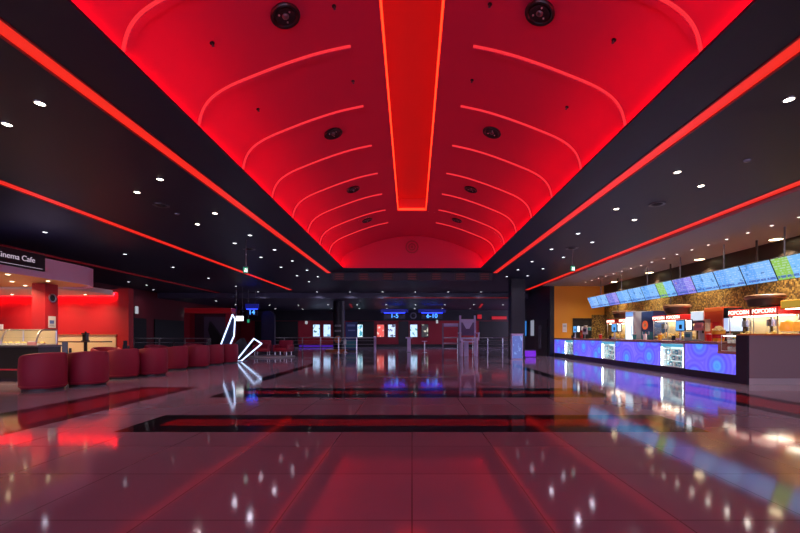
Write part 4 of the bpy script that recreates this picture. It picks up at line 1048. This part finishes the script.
# coolers, drinks machine, nacho cabinet
r = thing('drinks_cooler', 'tall white lit drinks cooler behind the counter, left of the blue drinks machine', 'cooler', (10.95, 19.05, .0))
MB().box(-.60, -.54, -.36, .36, .96, 2.38, .01).box(-.54, -.50, -.36, -.33, .96, 2.38).build('door_frame', M['white'], r); MB().box(-.606, -.60, -.32, .32, 1.0, 2.1).build('lit_door', M['cooler_light'], r)
MB().box(-.606, -.60, -.32, .32, 2.14, 2.34).build('header', mat('cooler_header', (.1, .2, .6), .4, emit=(.2, .45, 1), strength=.8), r); MB().box(-.54, .3, -.33, .33, .96, 2.36).build('cabinet', M['white'], r)
MB().cyl((-.64, -.28, 1.2), (-.64, -.28, 1.7), .015, n=8).build('handle', M['steel'], r)
r = thing('drinks_machine', 'blue drinks machine with a round orange-red emblem behind the counter', 'drinks machine', (10.95, 18.1, .96))
MB().box(-.32, .3, -.45, .45, 0, 1.36, .02).build('cabinet', mat('blue_cabinet', (.03, .07, .22), .4), r)
MB().cyl((-.33, .1, .74), (-.36, .1, .74), .20, n=32).build('round_emblem', emi('orange_emblem', (1, .16, .05), .55, (.6, .1, .03)), r, True)
MB().cyl((-.36, .1, .74), (-.365, .1, .74), .09, n=24).build('emblem_core', M['cream'], r, True)
MB().box(-.34, -.32, -.42, .42, .05, .42).build('drip_panel', M['teal'], r); MB().box(-.45, -.32, -.38, .38, 0, .05).build('drip_tray', M['steel'], r)
for y in (-.25, 0, .25): MB().cyl((-.38, y, .30), (-.38, y, .45), .025, n=10).each('tap', M['steel'], r)
r = thing('ice_machine', 'white lit box on the wall shelf above the back counter, near the orange cabinet', 'ice machine', (10.95, 14.95, 1.62))
MB().box(-.3, .3, -.35, .35, .15, .52, .02).build('cabinet', M['white'], r); MB().box(-.306, -.3, -.32, .32, .18, .49).build('lit_front', emi('pale_lit_front', (.75, .85, 1), .9), r); MB().box(-.32, .5, -.4, .4, .06, .14).build('shelf_board', M['darksteel'], r)
for y in (-.3, .3): MB().box(.3, .54, y - .02, y + .02, -.2, .06).each('shelf_bracket', M['darksteel'], r)
r = thing('coffee_machine', 'steel coffee machine below the white lit box', 'coffee machine', (10.95, 14.95, .96))
MB().box(-.28, .28, -.3, .3, 0, .12).box(.0, .28, -.3, .3, .12, .45).box(-.28, .28, -.3, .3, .45, .62).build('body', M['steel'], r)
for y in (-.12, .12): MB().cyl((-.16, y, .36), (-.16, y, .45), .03, n=10).each('spout', M['blackplastic'], r)
r = thing('nacho_cabinet', 'tall orange-red snack cabinet with pale panel behind the counter', 'snack cabinet', (10.95, 14.1, .96))
MB().box(-.34, .34, -.42, .42, 0, 1.26, .015).build('cabinet', M['orange'], r); MB().box(-.348, -.34, .12, .38, .42, .86).build('pale_panel', M['cream'], r); MB().box(-.348, -.34, -.3, .02, .1, .75).build('red_panel', M['redpanel'], r); MB().box(-.36, -.34, -.40, .40, 1.12, 1.24).build('header', M['orangetrim'], r)
r = thing('drinks_dispenser', 'black topped drinks dispenser between the orange cabinet and popcorn machines', 'drinks machine', (10.88, 13.55, .96))
MB().box(-.25, .25, -.10, .10, .86, 1.22, .02).build('top', M['blackplastic'], r); MB().box(-.24, .24, -.10, .10, .42, .86).build('tank', emi('pale_blue_tank', (.45, .65, 1), .8, (.5, .6, .8)), r); MB().box(-.26, .26, -.10, .10, 0, .42).build('base', M['darkbrown'], r); MB().cyl((-.27, 0, .36), (-.27, 0, .48), .025, n=10).each('tap', M['steel'], r)
gj = None
for i, y in enumerate((11.42, 11.02)):
    lab = 'orange glowing snack warmer with clear jar at the near end, %s one' % ('left' if i == 0 else 'right'); loc = (10.72, y, .96)
    if gj is None:
        gj = thing('snack_warmer', lab, 'snack warmer', loc, 0, 'orange snack warmers')
        MB().lathe([(0, 0), (.15, 0), (.15, .06), (.0, .07)], 24).build('base', M['darksteel'], gj, True); MB().lathe([(.13, .06), (.15, .40), (.145, .40), (.125, .07)], 24).build('jar', M['glass'], gj, True)
        MB().lathe([(0, .08), (.12, .08), (.12, .30), (0, .33)], 20).build('filling', M['popcorn'], gj, True)
        MB().lathe([(.17, .40), (.19, .50), (.15, .66), (.0, .72), (0, .40)], 28).build('dome', mat('orange_dome', (.75, .28, .03), .3, emit=(1, .40, .05), strength=.5), gj, True)
    else: dup(gj, loc, 0, lab)
r = thing('yellow_lamp_header', 'long yellow lit header above the orange snack warmers', 'lamp', (10.75, 11.05, 2.0))
MB().box(-.12, .3, -.62, .5, 0, .24, .02).build('housing', M['yellow'], r); MB().box(-.13, -.12, -.55, .45, .03, .21).build('lit_face', emi('yellow_lit_face', (.75, .45, .04), .6), r); MB().box(.3, .745, -.05, .05, .08, .16).build('wall_mount', M['darksteel'], r); MB().box(-.05, .2, -.5, .42, -.02, 0).build('lamp', M['machine_lamp'], r)
# orange end wall items
struct('window_1', MB().box(9.6, 10.68, 23.85, 23.91, 1.05, 2.2), M['black'])
r = thing('serving_hatch', 'dark serving hatch with shelves in the orange end wall', 'hatch', (10.14, 23.85, 1.05))
MB().box(-.55, .55, -.06, 0, 1.12, 1.2).box(-.55, -.48, -.06, 0, 0, 1.15).box(.48, .55, -.06, 0, 0, 1.15).build('frame', M['black'], r); MB().box(-.48, .48, -.24, 0, .45, .48).build('shelf', M['darksteel'], r)
for i, (x, m, h) in enumerate(((-.3, 'cream', .25), (-.05, 'paper', .22), (.17, 'cream', .28), (.38, 'teal', .2))):
    o_ = thing('storage_tub', '%s storage tub from the left on the hatch shelf in the orange wall' % ORD[i + 1], 'tub', (10.14 + x, 23.74, 1.532), 0, 'tubs on the hatch shelf')
    MB().lathe([(0, 0), (.08, 0), (.09, h - .03), (0, h - .03)], 16).build('tub', M[m], o_, True); MB().lathe([(0, h - .03), (.1, h - .03), (.1, h), (0, h)], 16).build('lid', M['white'], o_, True)
r = thing('wall_notice', 'white paper notice on the orange end wall above the counter end', 'notice', (9.12, 23.9, 1.42))
MB().box(-.13, .13, -.012, 0, 0, .52).build('sheet', M['paper'], r); MB().box(-.09, .09, -.014, -.012, .30, .44).build('picture', mat('grey_print', (.5, .52, .56), .6), r); MB().box(-.09, .09, -.014, -.012, .1, .12).box(-.09, .05, -.014, -.012, .17, .19).build('print_lines', mat('grey_print', (.5, .52, .56), .6), r)
struct('trim_4', MB().box(10.73, XR, 23.85, 23.91, .96, 2.45), M['mosaic'])

# menu screens
XT, XB, ZT, ZB = 9.75, 10.0, CZ + 2.065, CZ + 1.475
kinds = ['green', 'b0', 'b1', 'b2', 'violet', 'green', 'b0', 'b2', 'b1', 'violet', 'b2', 'b0']
def smat(k): return M['scr_green'] if k == 'green' else M['scr_violet'] if k == 'violet' else M['scr_blue'][int(k[1])]
tilt = math.atan2(XB - XT, ZT - ZB)
pro = {}
desc = {'green': 'green and blue', 'violet': 'violet', 'b0': 'pale blue', 'b1': 'blue', 'b2': 'bright blue'}
for i, k in enumerate(kinds):
    y = 9.88 + 1.032 * (i + .5)
    lab = 'tilted %s menu screen above the counter, %s in the row from the camera' % (desc[k], ORD[i + 1])
    loc = ((XT + XB) / 2, y, (ZT + ZB) / 2); rot = (0, -tilt, 0)
    if k not in pro:
        t = pro[k] = thing('menu_screen', lab, 'menu screen', loc, 0, 'menu screens above the counter', rot)
        hz = math.hypot(XB - XT, ZT - ZB) / 2
        MB().box(.0, .06, -.512, .512, -hz, hz, .008).build('casing', M['blackplastic'], t)
        MB().box(-.004, .0, -.495, .495, -hz + .014, hz - .014).build('screen', smat(k), t)
        MB().box(.06, .12, -.12, .12, -.1, .1).build('mount_bracket', M['darksteel'], t)
    else: dup(pro[k], loc, rot=rot, label=lab)
r = thing('screen_mount_rail', 'dark steel rail carrying the row of menu screens, hung by rods', 'mounting rail', (10.06, 16.0, 3.03))
MB().box(-.03, .03, -6.2, 6.2, -.04, .04).build('rail', M['darksteel'], r)
for y in (-5.2, -3.1, -1.0, 1.1, 3.2, 5.3): MB().cyl((0, y, .04), (0, y, 4.17 - 3.03), .02, n=8).each('hanging_rod', M['darksteel'], r)

# ------------------------------------------------------------------ camera, world, view
w = bpy.data.worlds.new('World'); SC.world = w; w.use_nodes = True
w.node_tree.nodes['Background'].inputs[0].default_value = (.80, .66, 1.05, 1)
w.node_tree.nodes['Background'].inputs[1].default_value = 4.5  # violet fill light, enters through the assumed openings of the rear wall
cam = bpy.data.cameras.new('Camera'); co = bpy.data.objects.new('Camera', cam); COL.objects.link(co)
co.location = (0, 0, CZ); co.rotation_euler = (PI / 2, 0, 0)
cam.sensor_width = 36; cam.lens = 18; cam.shift_x = -12 / 800; cam.shift_y = 68.5 / 800; cam.clip_start = .05; cam.clip_end = 200
SC.camera = co
SC.view_settings.view_transform = 'Standard'; SC.view_settings.look = 'None'
SC.view_settings.gamma = 1; SC.view_settings.use_curve_mapping = False; SC.view_settings.exposure = 0
cy = SC.cycles
cy.use_denoising = True; cy.max_bounces = 8; cy.diffuse_bounces = 4; cy.glossy_bounces = 4; cy.transparent_max_bounces = 12
cy.sample_clamp_indirect = 6; cy.sample_clamp_direct = 0; cy.caustics_reflective = False; cy.caustics_refractive = False
